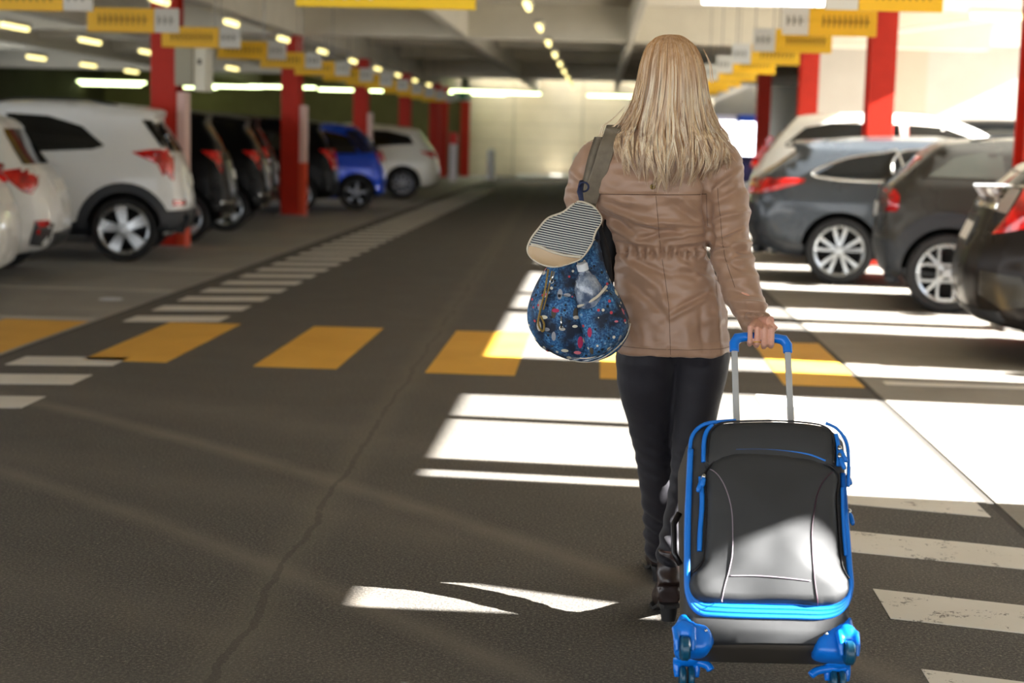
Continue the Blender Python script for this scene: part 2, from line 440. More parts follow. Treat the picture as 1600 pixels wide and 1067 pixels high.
slot(b, [4.17, 4.225, 4.33, 4.50, 4.53], [(4.17, 3.57), (4.225, 3.12), (4.33, 3.13), (4.50, 3.45), (4.53, 3.57)], [(4.17, 3.598), (4.53, 3.598)])
for y0, y1 in ((-5, 3.40), (3.60, 4.17), (4.53, 6.06), (6.19, 6.44), (7.43, 7.54), (8.60, 9.78)):
    b.box((6.47, y0, 3.07), (6.49, y1, ZT))
struct('sun_mask_right', b, M_PLA)
# unseen block added to shade the strip past the crosswalk
b = MB(); b.box((6.45, 8.66, 0), (6.75, 9.6, 3.07)); struct('shade_block_right', b, M_PLA)
b = MB(); b.box((-18, -6.3, H_SLAB), (6.5, -5, H_SLAB+.3)); struct('added_roof_back', b, M_CEIL)  # roof strip behind the camera, added to cut the sky fill
# glazed exit on the far right
M_GLOW = mat('daylit_glass', rgb(240, 246, 255), .3, emit=(0.93, .97, 1, 1), es=DOORGLOW)
M_FRAME = mat('door_frame', rgb(214, 206, 222), .4)
for i, (xa, xb) in enumerate(((4.02, 4.72), (4.86, 5.50))):
    b = MB(); b.box((xa, 57.55, .1), (xb, 57.6, 2.15)); o = b.build('door_%d' % (i+1), M_GLOW); o['kind'] = 'structure'
    f = MB(); f.box((xa-.1, 57.5, 0), (xa, 57.62, 2.35)); f.box((xb, 57.5, 0), (xb+.04, 57.62, 2.35)); f.box((xa-.1, 57.5, 2.15), (xb+.04, 57.62, 2.35))
    f.build('door_frame', M_FRAME, o)
b = MB(); b.box((4.8, 57.44, 2.12), (5.56, 57.5, 2.38)); tag(b.build('wall_sign', mat('blue_sign', rgb(30, 70, 170), .4)), 'small blue sign panel above the far exit door', 'sign')
b = MB(); b.box((4.82, 57.30, .0), (5.56, 57.4, .98)); o = b.build('display_panel', mat('blue_poster', rgb(64, 60, 110), .4, vary=.6, vscale=3)); tag(o, 'dark blue poster board below the far exit window', 'poster')
# dark blue slot low in the far wall
b = MB(); b.box((-.95, 57.48, .42), (1.3, 57.6, .86)); o = b.build('wall_vent', mat('vent_frame', rgb(96, 112, 122), .5)); tag(o, 'long blue-grey louvred vent low on the cream far wall', 'vent')
b = MB()
for i in range(4): b.box((-.88, 57.44, .47+.1*i), (1.22, 57.49, .53+.1*i))
b.build('louvre', mat('vent_blade', rgb(70, 88, 100), .5), o)
# low sunlit kerb at the wall foot
b = MB(); b.box((-2.9, 55.2, 0), (3.6, 57.3, .12)); struct('baseboard_far', b, mat('pale_kerb', rgb(220, 216, 205), .7), .01)

b = MB(); b.box((25, -30, 0), (26, 75, 7.6)); struct('sky_block_yard', b, concrete('sky_block_concrete', rgb(150, 144, 132), rgb(168, 162, 150)))  # unseen block added outside to hide the low sky
# ------------------------------------------------------------------ painted marks
def paint(name, a, b_, wear):
    k = NT(name); v = k.coord(); f = k.noise(v, 9, 8, .75); f2 = k.noise(v, 120, 3, .7)
    c = k.ramp(k.noise(v, 2, 4), [(.3, a), (.7, b_)])
    wf = k.math('GREATER_THAN', k.math('MULTIPLY_ADD', f2, .35, f), wear)
    c = k.mix(k.math('MULTIPLY', wf, .8), c, rgb(92, 86, 76))
    k.l(c, k.p.inputs['Base Color']); k.p.inputs['Roughness'].default_value = .65; k.bump(f2, .3, .002); return k.m
M_YEL = paint('yellow_road_paint', rgb(212, 158, 46), rgb(226, 174, 62), .9)
M_WHT = paint('white_road_paint', rgb(206, 202, 192), rgb(222, 218, 208), .83)
M_WORN = paint('worn_white_road_paint', rgb(214, 209, 196), rgb(226, 222, 212), .775)
def flat(name, pts, m, z=0.003):
    b = MB(); b.prism(pts, .0005, z); return b.build(name, m)
yl = [(-4.33, -3.71, 9.70, 11.46, 'leftmost yellow crosswalk stripe, cut by the left edge of the photo'),
      (-3.13, -2.61, 9.54, 11.58, 'second yellow crosswalk stripe from the left, beside the white dash'),
      (-2.065, -1.555, 9.50, 11.60, 'third yellow crosswalk stripe from the left, alone in the middle of the lane'),
      (-1.015, -.475, 9.47, 11.60, 'yellow crosswalk stripe just left of the backpack, a corner in the sun'),
      (.035, .565, 9.47, 11.58, 'yellow crosswalk stripe mostly hidden behind the walking woman'),
      (1.125, 1.60, 9.45, 11.50, 'yellow crosswalk stripe right of the suitcase handle')]
for x0, x1, y0, y1, lb in yl:
    sk = -.02 if x0 > -3.5 else -.0
    tag(flat('crosswalk_stripe', [(x0, y0), (x1, y0+sk*0), (x1, y1), (x0, y1+sk)], M_YEL), lb, 'road marking', 'yellow crosswalk stripes')
ordn = ['nearest', 'second', 'third', 'fourth', 'fifth', 'sixth', 'seventh', 'eighth', 'ninth', 'tenth', 'eleventh', 'twelfth']
for i, y in enumerate((7.82, 8.60, 9.34)):
    tag(flat('lane_dash', [(-3.50, y-.10), (-2.88, y), (-2.88, y+.36), (-3.50, y+.26)], M_WHT), '%s white dash before the crosswalk on the left lane edge' % ordn[i], 'road marking', 'white dashes of the left lane edge')
for i in range(42):
    y = 11.60+.757*i
    lb = '%s white dash beyond the crosswalk on the left lane edge' % ordn[i] if i < 10 else 'small distant white dash of the left lane edge, past the red columns'
    tag(flat('lane_dash', [(-3.475, y-.08), (-2.80, y+.10), (-2.80, y+.46), (-3.475, y+.28)], M_WHT), lb, 'road marking', 'white dashes of the left lane edge' if i < 10 else 'distant white dashes of the left lane edge')
for i in range(7):
    y = 3.80+.79*i
    lb = ['worn white dash at the bottom right corner below the suitcase', 'worn white dash right of the suitcase foot, its left end cut aslant', 'long worn white dash in the shade right of the suitcase middle',
          'worn white dash just inside the shade right of the suitcase', 'sunlit white dash nearest the shade edge on the right', 'sunlit white dash second past the shade edge on the right', 'sunlit white dash nearest the right end of the crosswalk'][i]
    tag(flat('lane_dash', [(.92, y+.17), (1.555, y), (1.555, y+.31), (.92, y+.49)], M_WORN), lb, 'road marking', 'white dashes of the right lane edge')
# parking bay lines
M_BAYL = paint('faded_bay_paint', rgb(168, 164, 154), rgb(186, 182, 172), .95); M_BAYY = paint('faded_yellow_paint', rgb(150, 140, 108), rgb(160, 150, 120), .95)
for i, y in enumerate((11.55, 13.75, 15.95, 18.95, 21.75, 24.4, 26.8, 29.22, 32.1, 34.8)):
    xl_ = (-4.9, -5.35, -4.9)[i] if i < 3 else -4.7
    tag(flat('bay_line', [(xl_, y), (-3.72, y), (-3.72, y+.12), (xl_, y+.12)], M_BAYL if i < 3 else M_BAYY), ('%s faded parking bay line on the left pavement' % ordn[i]) if i < 4 else 'faded parking bay line between the cars on the left', 'road marking', None if i < 4 else 'faded bay lines between the left cars')
for i, y in enumerate((9.6, 12.9, 15.9, 18.6, 21.4)):
    tag(flat('bay_line', [(1.75, y), (6.4, y), (6.4, y+.12), (1.75, y+.12)], M_WHT), '%s white parking bay line on the right pavement' % ordn[i], 'road marking', 'white bay lines on the right')
b = MB(); b.lathe([(.0, .0005), (.10, .0005), (.10, .004), (.085, .010), (.0, .012)], 24, Matrix.Translation((-4.02, 13.0, 0)))
tag(b.build('road_stud', mat('pale_metal', rgb(205, 210, 216), .35, .6)), 'pale round metal stud set in the left pavement', 'stud')

# ------------------------------------------------------------------ red columns
M_RED = mat('red_lacquer', rgb(186, 36, 12), .5, vary=.10, vscale=3, spec=.3); M_PLATE = mat('galvanised', rgb(150, 148, 142), .45, .6)
M_PALE = mat('pale_edge_strip', rgb(232, 196, 188), .5)
def column(X, Y, label, w=.31, strip=False, guard=True):
    r = empty('red_column', (X, Y, 0), label=label, cat='column', group='red steel columns')
    b = MB(); t = .05; h = 3.0
    b.box((X-w/2, Y-.17, 0), (X+w/2, Y-.17+t, h)); b.box((X-w/2, Y+.17-t, 0), (X+w/2, Y+.17, h)); b.box((X-w*.28, Y-.17+t, 0), (X+w*.28, Y+.17-t, h))
    b.build('shaft', M_RED, r, bevel=.006)
    b = MB(); b.box((X-.25, Y-.25, .0), (X+.25, Y+.25, .025)); b.build('base_plate', M_PLATE, r, bevel=.004)
    if strip:
        b = MB(); b.box((X+w/2, Y-.16, .9), (X+w/2+.10, Y+.10, 1.85)); b.build('corner_guard', M_PALE, r, bevel=.01)
        b = MB(); b.box((X+w/2, Y-.16, .0), (X+w/2+.10, Y+.10, .9)); b.build('shaft_flange', mat('orange_red', rgb(222, 74, 36), .45), r, bevel=.01)
    return r
nm = ['red column between the two white cars\' tails and the black cars', 'red column standing before the dark car and the blue car', 'red column behind the blue car', 'red column beside the white estate car', 'red column right of the white estate car', 'last red column of the left row near the far wall']
for i in range(6): column(-5.2, 19.09+7.8*i-(.0 if i < 4 else .3), nm[i], strip=i < 3)
column(-5.28, 53.6, 'red column close behind the last ones of the left row', .3); column(-4.72, 55.6, 'outermost red column by the cream far wall', .3)
column(-12.6, 30.5, 'dark red column deep in the left parking area', .45); column(-12.6, 46, 'far red column deep in the left area seen between columns', .4)
column(3.44, 12.85, 'red column cut by the right edge of the photo behind the black car', .34)
column(3.22, 19.1, 'thick red column rising behind the grey cars on the right', .30)
column(3.37, 26.9, 'red column behind the white car on the right', .30); column(3.42, 34.7, 'distant red column left of the right row', .28)

# cabinets on the first column
r = empty('electrical_box', (-4.72, 19.0, 1.3), label='grey electrical cabinet fixed to the first red column', cat='cabinet')
b = MB(); b.box((-5.02, 18.75, 1.92), (-4.80, 19.15, 2.52)); b.build('cabinet_body', mat('grey_box', rgb(158, 156, 140), .5), r, bevel=.01)
r = empty('hose_box', (-4.60, 19.0, 1.3), label='narrow white box with a dark latch beside the grey cabinet', cat='cabinet')
b = MB(); b.box((-4.80, 18.78, 1.86), (-4.66, 19.14, 2.50)); b.build('box_body', mat('white_box', rgb(226, 226, 214), .5), r, bevel=.01)
b = MB(); b.box((-4.75, 18.76, 2.17), (-4.71, 18.78, 2.23)); b.build('latch', mat('black_plastic', rgb(30, 30, 30), .5), r)
# white bollard + red/white beacon far away
for (X, Y, hh, wd, lb, mcol) in ((-3.62, 53.0, 1.0, .16, 'thick white bollard in front of the cream far wall', rgb(238, 238, 240)),):
    r = empty('bollard', (X, Y, 0), label=lb, cat='bollard'); b = MB(); b.lathe([(wd, 0), (wd, .06), (wd*.85, .08), (wd*.85, hh-.05), (wd*.6, hh), (0, hh+.01)], 24, Matrix.Translation((X, Y, 0))); b.build('post', mat('white_plastic', mcol, .5), r, smooth=False)
r = empty('warning_sign', (-4.55, 49.5, 0), label='slim white warning post with a red top among the far columns', cat='post')
b = MB(); b.box((-4.66, 49.45, .0), (-4.44, 49.55, 1.15)); b.build('post', mat('white_post', rgb(235, 225, 225), .5), r, bevel=.01)
b = MB(); b.box((-4.68, 49.4, 1.15), (-4.42, 49.6, 1.5)); b.build('cap', mat('red_cap', rgb(225, 30, 20), .4), r, bevel=.02)
# green exit sign
b = MB(); b.box((-4.9, 52.9, 2.55), (-4.3, 53.0, 2.85)); r = b.build('exit_sign', mat('exit_sign_white', rgb(206, 222, 206), .5)); tag(r, 'pale hanging emergency sign with a green symbol near the far wall', 'sign')
b = MB(); b.box((-4.7, 52.88, 2.60), (-4.5, 52.9, 2.80)); b.build('symbol', mat('exit_green', rgb(60, 150, 100), .5), r)

# ------------------------------------------------------------------ hanging bay signs
M_SY = mat('yellow_sign', rgb(236, 184, 4), .45); M_SW = mat('white_sign', rgb(206, 206, 200), .5); M_INK = mat('sign_ink', rgb(150, 112, 10), .6); M_INKG = mat('sign_ink_grey', rgb(130, 130, 124), .6)
def strokes(b, x0, x1, z0, z1, y, k, gap=.35):
    w_ = (x1-x0)/k
    for i in range(k):
        a = x0+w_*i
        b.box((a, y-.004, z0), (a+w_*(1-gap)*.45, y, z1)); b.box((a, y-.004, z0+(z1-z0)*.4), (a+w_*(1-gap), y, z0+(z1-z0)*.6))
def bay_sign(X0, X1, XW, Y, z0, z1, side, label, grp):
    """yellow panel X0..X1 with a white number square up to XW"""
    r = empty('hanging_sign', ((X0+X1)/2, Y, z1), label=label, cat='sign', group=grp)
    b = MB(); b.box((X0, Y-.015, z0), (X1, Y+.015, z1)); b.build('yellow_panel', M_SY, r, bevel=.004)
    b = MB(); xa, xb = (X1+.004, XW) if side > 0 else (XW, X0-.004)
    b.box((xa, Y-.015, z0+.005), (xb, Y+.015, z1+.005)); b.build('number_panel', M_SW, r, bevel=.004)
    b = MB(); strokes(b, X0+.11, X1-.05, z0+.07, z1-.06, Y-.015, 9); b.build('lettering', M_INK, r)
    b = MB(); strokes(b, xa+.035, xb-.03, z0+.08, z1-.07, Y-.015, 3); b.build('digits', M_INKG, r)
    for x in (X0+.04, X1-.04): b = MB(); b.tube([(x, Y, z1), (x, Y, 3.58)], .006, 6); b.build('hanger', M_PLATE, r)
    return r
ls = ['left row hanging sign at the top left corner of the photo', 'left row hanging sign in front of the first red column', 'left row hanging sign right of the first red column', 'left row hanging sign left of the second red column', 'left row hanging sign over the second red column', 'left row hanging sign just past the second red column']
for i in range(13):
    Y = 12.75+2.62*i
    bay_sign(-4.96, -4.31, -4.07, Y, 2.32, 2.55, 1, ls[i] if i < 6 else 'small distant yellow hanging sign in the left row', 'yellow signs of the left bays' if i < 6 else 'distant yellow signs of the left bays')
rs = ['right row hanging sign nearest the camera, top right', 'second right row hanging sign, over the gap beside the tall column', 'third right row hanging sign', 'fourth right row hanging sign, above the white car']
for i in range(12):
    Y = 11.1+2.62*i
    bay_sign(1.70, 2.26, 1.48, Y, 2.32, 2.55, -1, rs[i] if i < 4 else 'small distant yellow hanging sign in the right row', 'yellow signs of the right bays' if i < 4 else 'distant yellow signs of the right bays')
# big direction sign over the lane
r = empty('direction_sign', (-1.75, 12.9, 2.6), label='wide yellow direction sign hanging over the lane at the top edge', cat='sign')
b = MB(); b.box((-2.47, 12.88, 2.41), (-1.03, 12.92, 2.80)); b.build('panel', mat('bright_yellow_sign', rgb(250, 214, 0), .45), r, bevel=.005)
b = MB(); strokes(b, -2.40, -1.78, 2.47, 2.54, 12.88, 6); b.build('lettering', mat('sign_white', rgb(240, 238, 220), .5), r)
b = MB(); b.prism([(0, 0)]*0 or [(-1.62, 12.87), (-1.57, 12.87), (-1.57, 12.88), (-1.62, 12.88)], 2.50, 2.62); b.build('arrow', M_INK, r)
for x in (-2.3, -1.2): b = MB(); b.tube([(x, 12.9, 2.8), (x, 12.9, 3.58)], .008, 6); b.build('hanger', M_PLATE, r)

# ------------------------------------------------------------------ lamps
M_LAMP = mat('warm_tube', rgb(255, 240, 190), .4, emit=(1.0, .84, .32, 1), es=.50); M_LAMPC = mat('cool_tube', rgb(240, 255, 220), .4, emit=(.80, 1.0, .45, 1), es=1.5); M_BODY = mat('lamp_body', rgb(190, 186, 170), .5)
lamp0 = {}
def lamp(X, Y, z, L, axis, m, label, grp):
    key = (L, axis, m.name); r = empty('ceiling_light', (X, Y, z), label=label, cat='ceiling light', group=grp)
    if key not in lamp0:
        dx, dy = (L/2, .07) if axis == 'x' else (.06, L/2)
        b = MB(); b.box((X-dx, Y-dy, z+.03), (X+dx, Y+dy, z+.09)); o1 = b.build('housing', M_BODY, r, bevel=.01)
        b = MB(); d = .035 if axis == 'x' else .038
        b.tube([(X-dx+.03, Y, z), (X+dx-.03, Y, z)] if axis == 'x' else [(X, Y-dy+.03, z), (X, Y+dy-.03, z)], d, 10); o2 = b.build('tube', m, r)
        lamp0[key] = (o1, o2)
    else:
        for o in lamp0[key]:
            c = o.copy(); COL.objects.link(c); c.parent = r
    return r
for i in range(9): lamp(-.88, 18.3+3.55*i, 2.88, .75, 'y', M_LAMP, ['nearest ceiling tube of the middle line', 'second ceiling tube of the middle line', 'third ceiling tube of the middle line'][i] if i < 3 else 'distant ceiling tube of the middle line over the lane', 'ceiling tubes over the lane' if i < 3 else 'distant ceiling tubes over the lane')
for i in range(9): lamp(-5.02, 18.1+3.55*i, 2.84, .7, 'y', M_LAMP, 'ceiling tube fixed under the girder of the left columns', 'ceiling tubes along the left columns')
for i in range(6): lamp(-8.8, 20.3+3.55*i, 2.86, 1.1, 'y', M_LAMP, 'ceiling tube over the left parking row behind the columns', 'ceiling tubes over the left parking row')
for i in range(6): lamp(-12.3, 27.5+3.55*i, 2.86, 1.1, 'y', M_LAMP, 'ceiling tube deep in the left parking area', 'ceiling tubes deep on the left')
for X, Y in ((-4.5, 56), (-3.2, 54), (-12.6, 54), (-14.6, 56), (-17, 55), (-10.6, 53), (-19+3, 52), (-8.6, 55), (.6, 54.5)):
    lamp(X, Y, 2.86, 2.3, 'x', M_LAMPC, 'long greenish crosswise tube light near the far wall', 'crosswise tube lights at the far end')
lamp(-3.9, 53.0, 2.86, 2.3, 'x', M_LAMPC, 'long crosswise tube light in front of the cream far wall', 'crosswise tube lights at the far end')
lamp(1.68, 17.6, 2.92, 1.35, 'x', mat('white_tube', rgb(255, 255, 255), .4, emit=(1, .98, .93, 1), es=2.0), 'white crosswise tube light at the top of the photo right of the head', 'white crosswise tube light')
lamp(4.9, 19.6, 2.98, 1.2, 'x', M_LAMP, 'small tube light by the top edge right of the yellow signs', 'small right tube light')
b = MB(); b.tube([(3.6, 27.6, 3.15), (6.4, 24.0, 3.42)], .05, 8); tag(b.build('ceiling_pipe', mat('white_pipe', rgb(240, 238, 230), .4)), 'white slanting pipe under the ceiling before the bright wall', 'pipe')
# ------------------------------------------------------------------ cars
M_GLASS = mat('car_glass', rgb(10, 12, 13), .06, spec=.6); M_GLASS_T = mat('tinted_glass_grey', rgb(70, 72, 66), .12, spec=.6)
M_TYRE = mat('tyre_rubber', rgb(26, 27, 29), .75, bump=.2, bscale=80, bdist=.003); M_WELL = mat('wheel_well', rgb(8, 8, 9), .9)
M_CLAD = mat('black_cladding', rgb(38, 42, 48), .5); M_ALU = mat('alloy_silver', rgb(196, 200, 202), .28, .75); M_ALUD = mat('alloy_dark', rgb(120, 122, 128), .3, .8)
M_CHROME = mat('chrome', rgb(225, 225, 222), .12, 1.0)
def taillight_mat():
    k = NT('tail_light_red'); v = k.coord((1, 1, 1)); f = k.noise(v, 9, 2); c = k.ramp(f, [(.35, rgb(150, 6, 10)), (.6, rgb(236, 26, 24))])
    k.l(c, k.p.inputs['Base Color']); k.p.inputs['Roughness'].default_value = .12; k.p.inputs['Coat Weight'].default_value = .6; return k.m
M_TAIL = taillight_mat(); M_LENS = mat('clear_lens', rgb(150, 140, 138), .12, coat=.5); M_PLATEW = mat('number_plate_white', rgb(230, 232, 230), .4)
def paintm(name, c, metal=0.0, rough=.28): return mat(name, c, rough, metal, coat=(.0 if max(c[:3]) < .06 else .5), spec=(.12 if max(c[:3]) < .02 else .25))
M_PW = paintm('white_car_paint', rgb(246, 250, 252)); M_PK = paintm('black_car_paint', rgb(8, 9, 11)); M_PB = paintm('blue_car_paint', rgb(16, 70, 205), .25)
M_PG = paintm('grey_car_paint', rgb(74, 80, 86), .3); M_PD = paintm('taupe_car_paint', rgb(62, 61, 57), .2); M_PKB = paintm('dark_brown_car_paint', rgb(40, 37, 36), .4); M_PC = paintm('cream_white_car_paint', rgb(240, 240, 232))

wheel_cache = {}
def wheel_parts(style, r, rr, w):
    """tyre + rim about the local y axis, outer face towards -y"""
    key = (style, r, rr)
    if key in wheel_cache: return wheel_cache[key]
    Rx = Matrix.Rotation(PI/2, 4, 'X')      # z -> -y
    t = MB(); t.lathe([(rr*.96, -w/2+.02), (rr*1.0, -w/2), (r*.93, -w/2), (r*.985, -w/2+.02), (r, -w/2+.05), (r, w/2-.05), (r*.985, w/2-.02), (r*.93, w/2), (rr*1.02, w/2), (rr*.98, w/2-.015)], 48, Rx, close=True)
    m = MB(); o = w/2-.012
    m.lathe([(rr*.99, -w/2+.02), (rr*.99, o), (rr*.955, o+.006), (rr*.90, o-.006), (rr*.88, o-.05), (rr*.88, -w/2+.02)], 48, Rx, close=True)
    def spoke(a0, a1, wi, wo, z0=.0, z1=-.004):
        d0 = Vector((math.cos(a0), math.sin(a0), 0)); d1 = Vector((math.cos(a1), math.sin(a1), 0)); p0 = d0*rr*.12; p1 = d1*rr*.93
        s = (p1-p0).normalized().cross(Vector((0, 0, 1)))
        v = []
        for p, ww, z in ((p0, wi, z0), (p0.lerp(p1, .5), (wi+wo)/2, z0-.012), (p1, wo, z1)):
            for sg in (-1, 1):
                for dz in (-.035, 0.0): v.append(Rx @ Vector((p.x+s.x*ww*sg, p.y+s.y*ww*sg, o+z+dz)))
        f = []
        for k in (0, 4): f += [(k, k+4, k+5, k+1), (k+2, k+3, k+7, k+6), (k+1, k+5, k+7, k+3), (k, k+2, k+6, k+4)]
        f += [(0, 1, 3, 2), (8, 10, 11, 9)]
        m.add(v, f)
    if style == 'wide5':
        for i in range(5): spoke(PI/2+.15+i*2*PI/5, PI/2+.15+i*2*PI/5, rr*.13, rr*.24)
    elif style == 'wide6':
        for i in range(6): spoke(i*PI/3+.5, i*PI/3+.5, rr*.12, rr*.19)
    elif style == 'twin5':
        for i in range(5):
            for q in (-1, 1): spoke(PI/2+i*2*PI/5+q*.10, PI/2+i*2*PI/5+q*.25, rr*.055, rr*.075)
    elif style == 'multi':
        for i in range(9): spoke(i*2*PI/9, i*2*PI/9+.12, rr*.06, rr*.09)
    elif style == 'tri':
        for i in range(5): spoke(i*2*PI/5+.2, i*2*PI/5+.2, rr*.10, rr*.10)
    elif style == 'loops':
        for i in range(4):
            a = i*PI/2+PI/2; c = Vector((math.cos(a), math.sin(a), 0))*rr*.58; h = rr*.27
            loop = []
            for k in range(28):
                th = 2*PI*k/28; e = .45; cx = math.copysign(abs(math.cos(th))**e, math.cos(th))*h; cy = math.copysign(abs(math.sin(th))**e, math.sin(th))*h*1.15
                u = Vector((math.cos(a), math.sin(a), 0)); v_ = Vector((-math.sin(a), math.cos(a), 0)); p = c+u*cy+v_*cx
                loop.append(Rx @ Vector((p.x, p.y, o-.012)))
            m.tube(loop+[loop[0]], rr*.062, 6, cap=False)
            spoke(a+PI/4, a+PI/4, rr*.05, rr*.05, 0, -.01)
    m.lathe([(rr*.17, o-.05), (rr*.17, o+.0), (rr*.13, o+.012), (0, o+.012)], 24, Rx)
    d = MB(); d.lathe([(0, -.02), (rr*.86, -.02), (rr*.86, .0), (0, .0)], 32, Rx)
    wheel_cache[key] = (t, m, d); return wheel_cache[key]
def inst_mesh(mb, name, m, parent, cache={}):
    k = (id(mb), m.name)
    if k not in cache: o = mb.build(name, m, parent, False, rel=False); smooth_by_angle(o, .5); cache[k] = o.data; return o
    o = bpy.data.objects.new(name, cache[k]); COL.objects.link(o); o.parent = parent; return o

def car(label, X, Ynear, side, sil, W, wx, r, rr, paint, wstyle, wins, rear_glass, lights, rlights, zb, tumble=.22, vox=.032, group=None, cat='car', zlow=.5, clad=None, archclad=0.0, alu=None, round_r=.16, name='car', plate=True, rails=False, chrome=False, extra=None, bumper=None, glass=None, rround=.09, yaw=None, flat=.0):
    """sil: side outline in local metres (x from the rear, z up). side=-1: nose to -X (left rows), +1: nose to +X."""
    Yc = Ynear + W/2
    if yaw is None: yaw = R(10) if side < 0 else R(-8)
    root = empty(name, (X, Yc, 0), (0, 0, (PI if side < 0 else 0)+yaw), label=label, cat=cat, group=group)
    L = max(p[0] for p in sil)
    sil = [(p[0], p[1]) for p in curve_pts([(a, b_, 0) for a, b_ in sil], len(sil)*4, True)]
    vs, fs, dist, border = grid_tri(sil, .09); nb = len(border)
    ztop = max(p[1] for p in sil)
    def halfw(x, z, d):
        h = W/2
        if z > zb: h -= tumble*((z-zb)/(ztop-zb))**1.15
        if z < zlow: h -= .10*((zlow-z)/zlow)**2
        h -= .03*max(0, (z-zb+.25)/.25) if z < zb and z > zb-.25 else (.03 if z >= zb else 0)
        rr_ = rround
        if d < rr_: h -= rr_-math.sqrt(max(0, rr_*rr_-(rr_-d)**2))
        return h
    def plan(x, y):
        k = abs(y)/(W/2); a = 0
        if x < .9: a = round_r*k**3.2*(1-x/.9)
        if x > L-1.2: a -= .34*k**2.6*((x-(L-1.2))/1.2)
        return x+a
    verts = []; NL = 9
    for sgn in (1, -1):
        for v, d in zip(vs, dist):
            y = halfw(v.x, v.y, d); verts.append((plan(v.x, y), sgn*y, v.y))
    n = len(vs); faces = [tuple(f) for f in fs]+[tuple(n+i for i in reversed(f)) for f in fs]
    rows = [border]
    for k in range(1, NL):
        t = 1-2*k/NL; row = []
        for i in border:
            v = vs[i]; y = halfw(v.x, v.y, 0)*t; zz = v.y+(.03*(1-t*t) if v.y > zb+.2 else 0); verts.append((plan(v.x, y), y, zz)); row.append(len(verts)-1)
        rows.append(row)
    rows.append([n+i for i in border])
    for a, b_ in zip(rows, rows[1:]):
        for i in range(nb):
            j = (i+1) % nb; faces.append((a[i], a[j], b_[j], b_[i]))
    body = mesh_obj('body', verts, faces, [paint, M_WELL], root, rel=False)
    bm = bmesh.new(); bm.from_mesh(body.data); bmesh.ops.recalc_face_normals(bm, faces=bm.faces); bm.to_mesh(body.data); bm.free()
    remesh(body, vox, 3, .6)
    if len(body.data.materials) < 2: body.data.materials.append(M_WELL)
    bvh = bvh_of(body)
    # wheel arches cut out
    cm = MB()
    for x in wx:
        for sg in (-1, 1):
            mt = Matrix.Translation((x, sg*(W/2-.14), r)) @ Matrix.Rotation(PI/2, 4, 'X')
            cm.lathe([(r+.055, -.24), (r+.055, .24)], 40, mt)
    cut = cm.build('cut', M_WELL, None); bpy.context.view_layer.update(); cut.matrix_world = root.matrix_world if False else Matrix.LocRotScale(root.location, root.rotation_euler, None)
    cut.data.materials.clear(); cut.data.materials.append(M_WELL)
    md = body.modifiers.new('b', 'BOOLEAN'); md.operation = 'DIFFERENCE'; md.object = cut; md.solver = 'EXACT'
    try: md.material_mode = 'TRANSFER'
    except Exception: pass
    bpy.context.view_layer.update(); evaluated(body); bpy.data.objects.remove(cut)
    smooth_by_angle(body, .8)
    ny = -1 if side > 0 else 1                 # local y of the side that faces the camera
    for sg in (ny, -ny):
        lead = sg == ny
        for i, (nm_, poly) in enumerate(wins):
            patch(nm_, poly, lambda a, b_, s=sg: (a, 0, b_), (0, -sg, 0), bvh, (glass or M_GLASS), root, .003, .01, .07)
            if chrome:
                pts = []
                for p in curve_pts([(a, b_, 0) for a, b_ in poly], 40, True):
                    h = bvh.ray_cast(Vector((p.x, 3*sg, p.y)), Vector((0, -sg, 0)))
                    if h[0]: pts.append(h[0]+Vector((0, sg*.006, 0)))
                if lead and len(pts) > 3:
                    b = MB(); b.tube(pts+[pts[0]], .014, 6, cap=False); b.build('window_trim', M_CHROME, root, True, rel=False)
        for poly in lights:
            patch('tail_light', poly, lambda a, b_: (a, 0, b_), (0, -sg, 0), bvh, M_TAIL, root, .008, .03, .04, bulge=.012, br=.05)
        if archclad:
            for x in wx:
                ang = [PI*(-.12+1.24*k/20) for k in range(21)]
                poly = [(x+math.cos(a)*(r+.05), r+math.sin(a)*(r+.05)) for a in ang]+[(x+math.cos(a)*(r+.05+archclad), r+math.sin(a)*(r+.05+archclad)) for a in reversed(ang)]
                poly = [(max(.03, p[0]), max(zlow*.55, p[1])) for p in poly]
                patch('arch_trim', poly, lambda a, b_: (a, 0, b_), (0, -sg, 0), bvh, M_CLAD, root, .012, .02, .05)
        if clad:
            for nm_, poly in clad: patch(nm_, poly, lambda a, b_: (a, 0, b_), (0, -sg, 0), bvh, M_CLAD, root, .008, .02, .06)
        if extra and lead:
            for nm_, poly, mt_ in extra: patch(nm_, poly, lambda a, b_: (a, 0, b_), (0, -sg, 0), bvh, mt_, root, .014, .02, .04)
    # rear face: window, lights, plate, bumper strip (polygons in y,z)
    rd = (1, 0, 0)
    if rear_glass: patch('rear_window', rear_glass, lambda a, b_: (0, a, b_), rd, bvh, M_GLASS, root, .004, .01, .07)
    for poly in rlights:
        for sg in (1, -1): patch('tail_light', [(p[0]*sg, p[1]) for p in poly], lambda a, b_: (0, a, b_), rd, bvh, M_TAIL, root, .008, .03, .04, bulge=.012, br=.05)
    if bumper:
        for nm_, poly, mt_ in bumper: patch(nm_, poly, lambda a, b_: (0, a, b_), rd, bvh, mt_, root, .01, .03, .06)
    if plate: patch('number_plate', [(-.26, .80), (.26, .80), (.26, .92), (-.26, .92)], lambda a, b_: (0, a, b_), rd, bvh, M_PLATEW, root, .012, .01, .1)
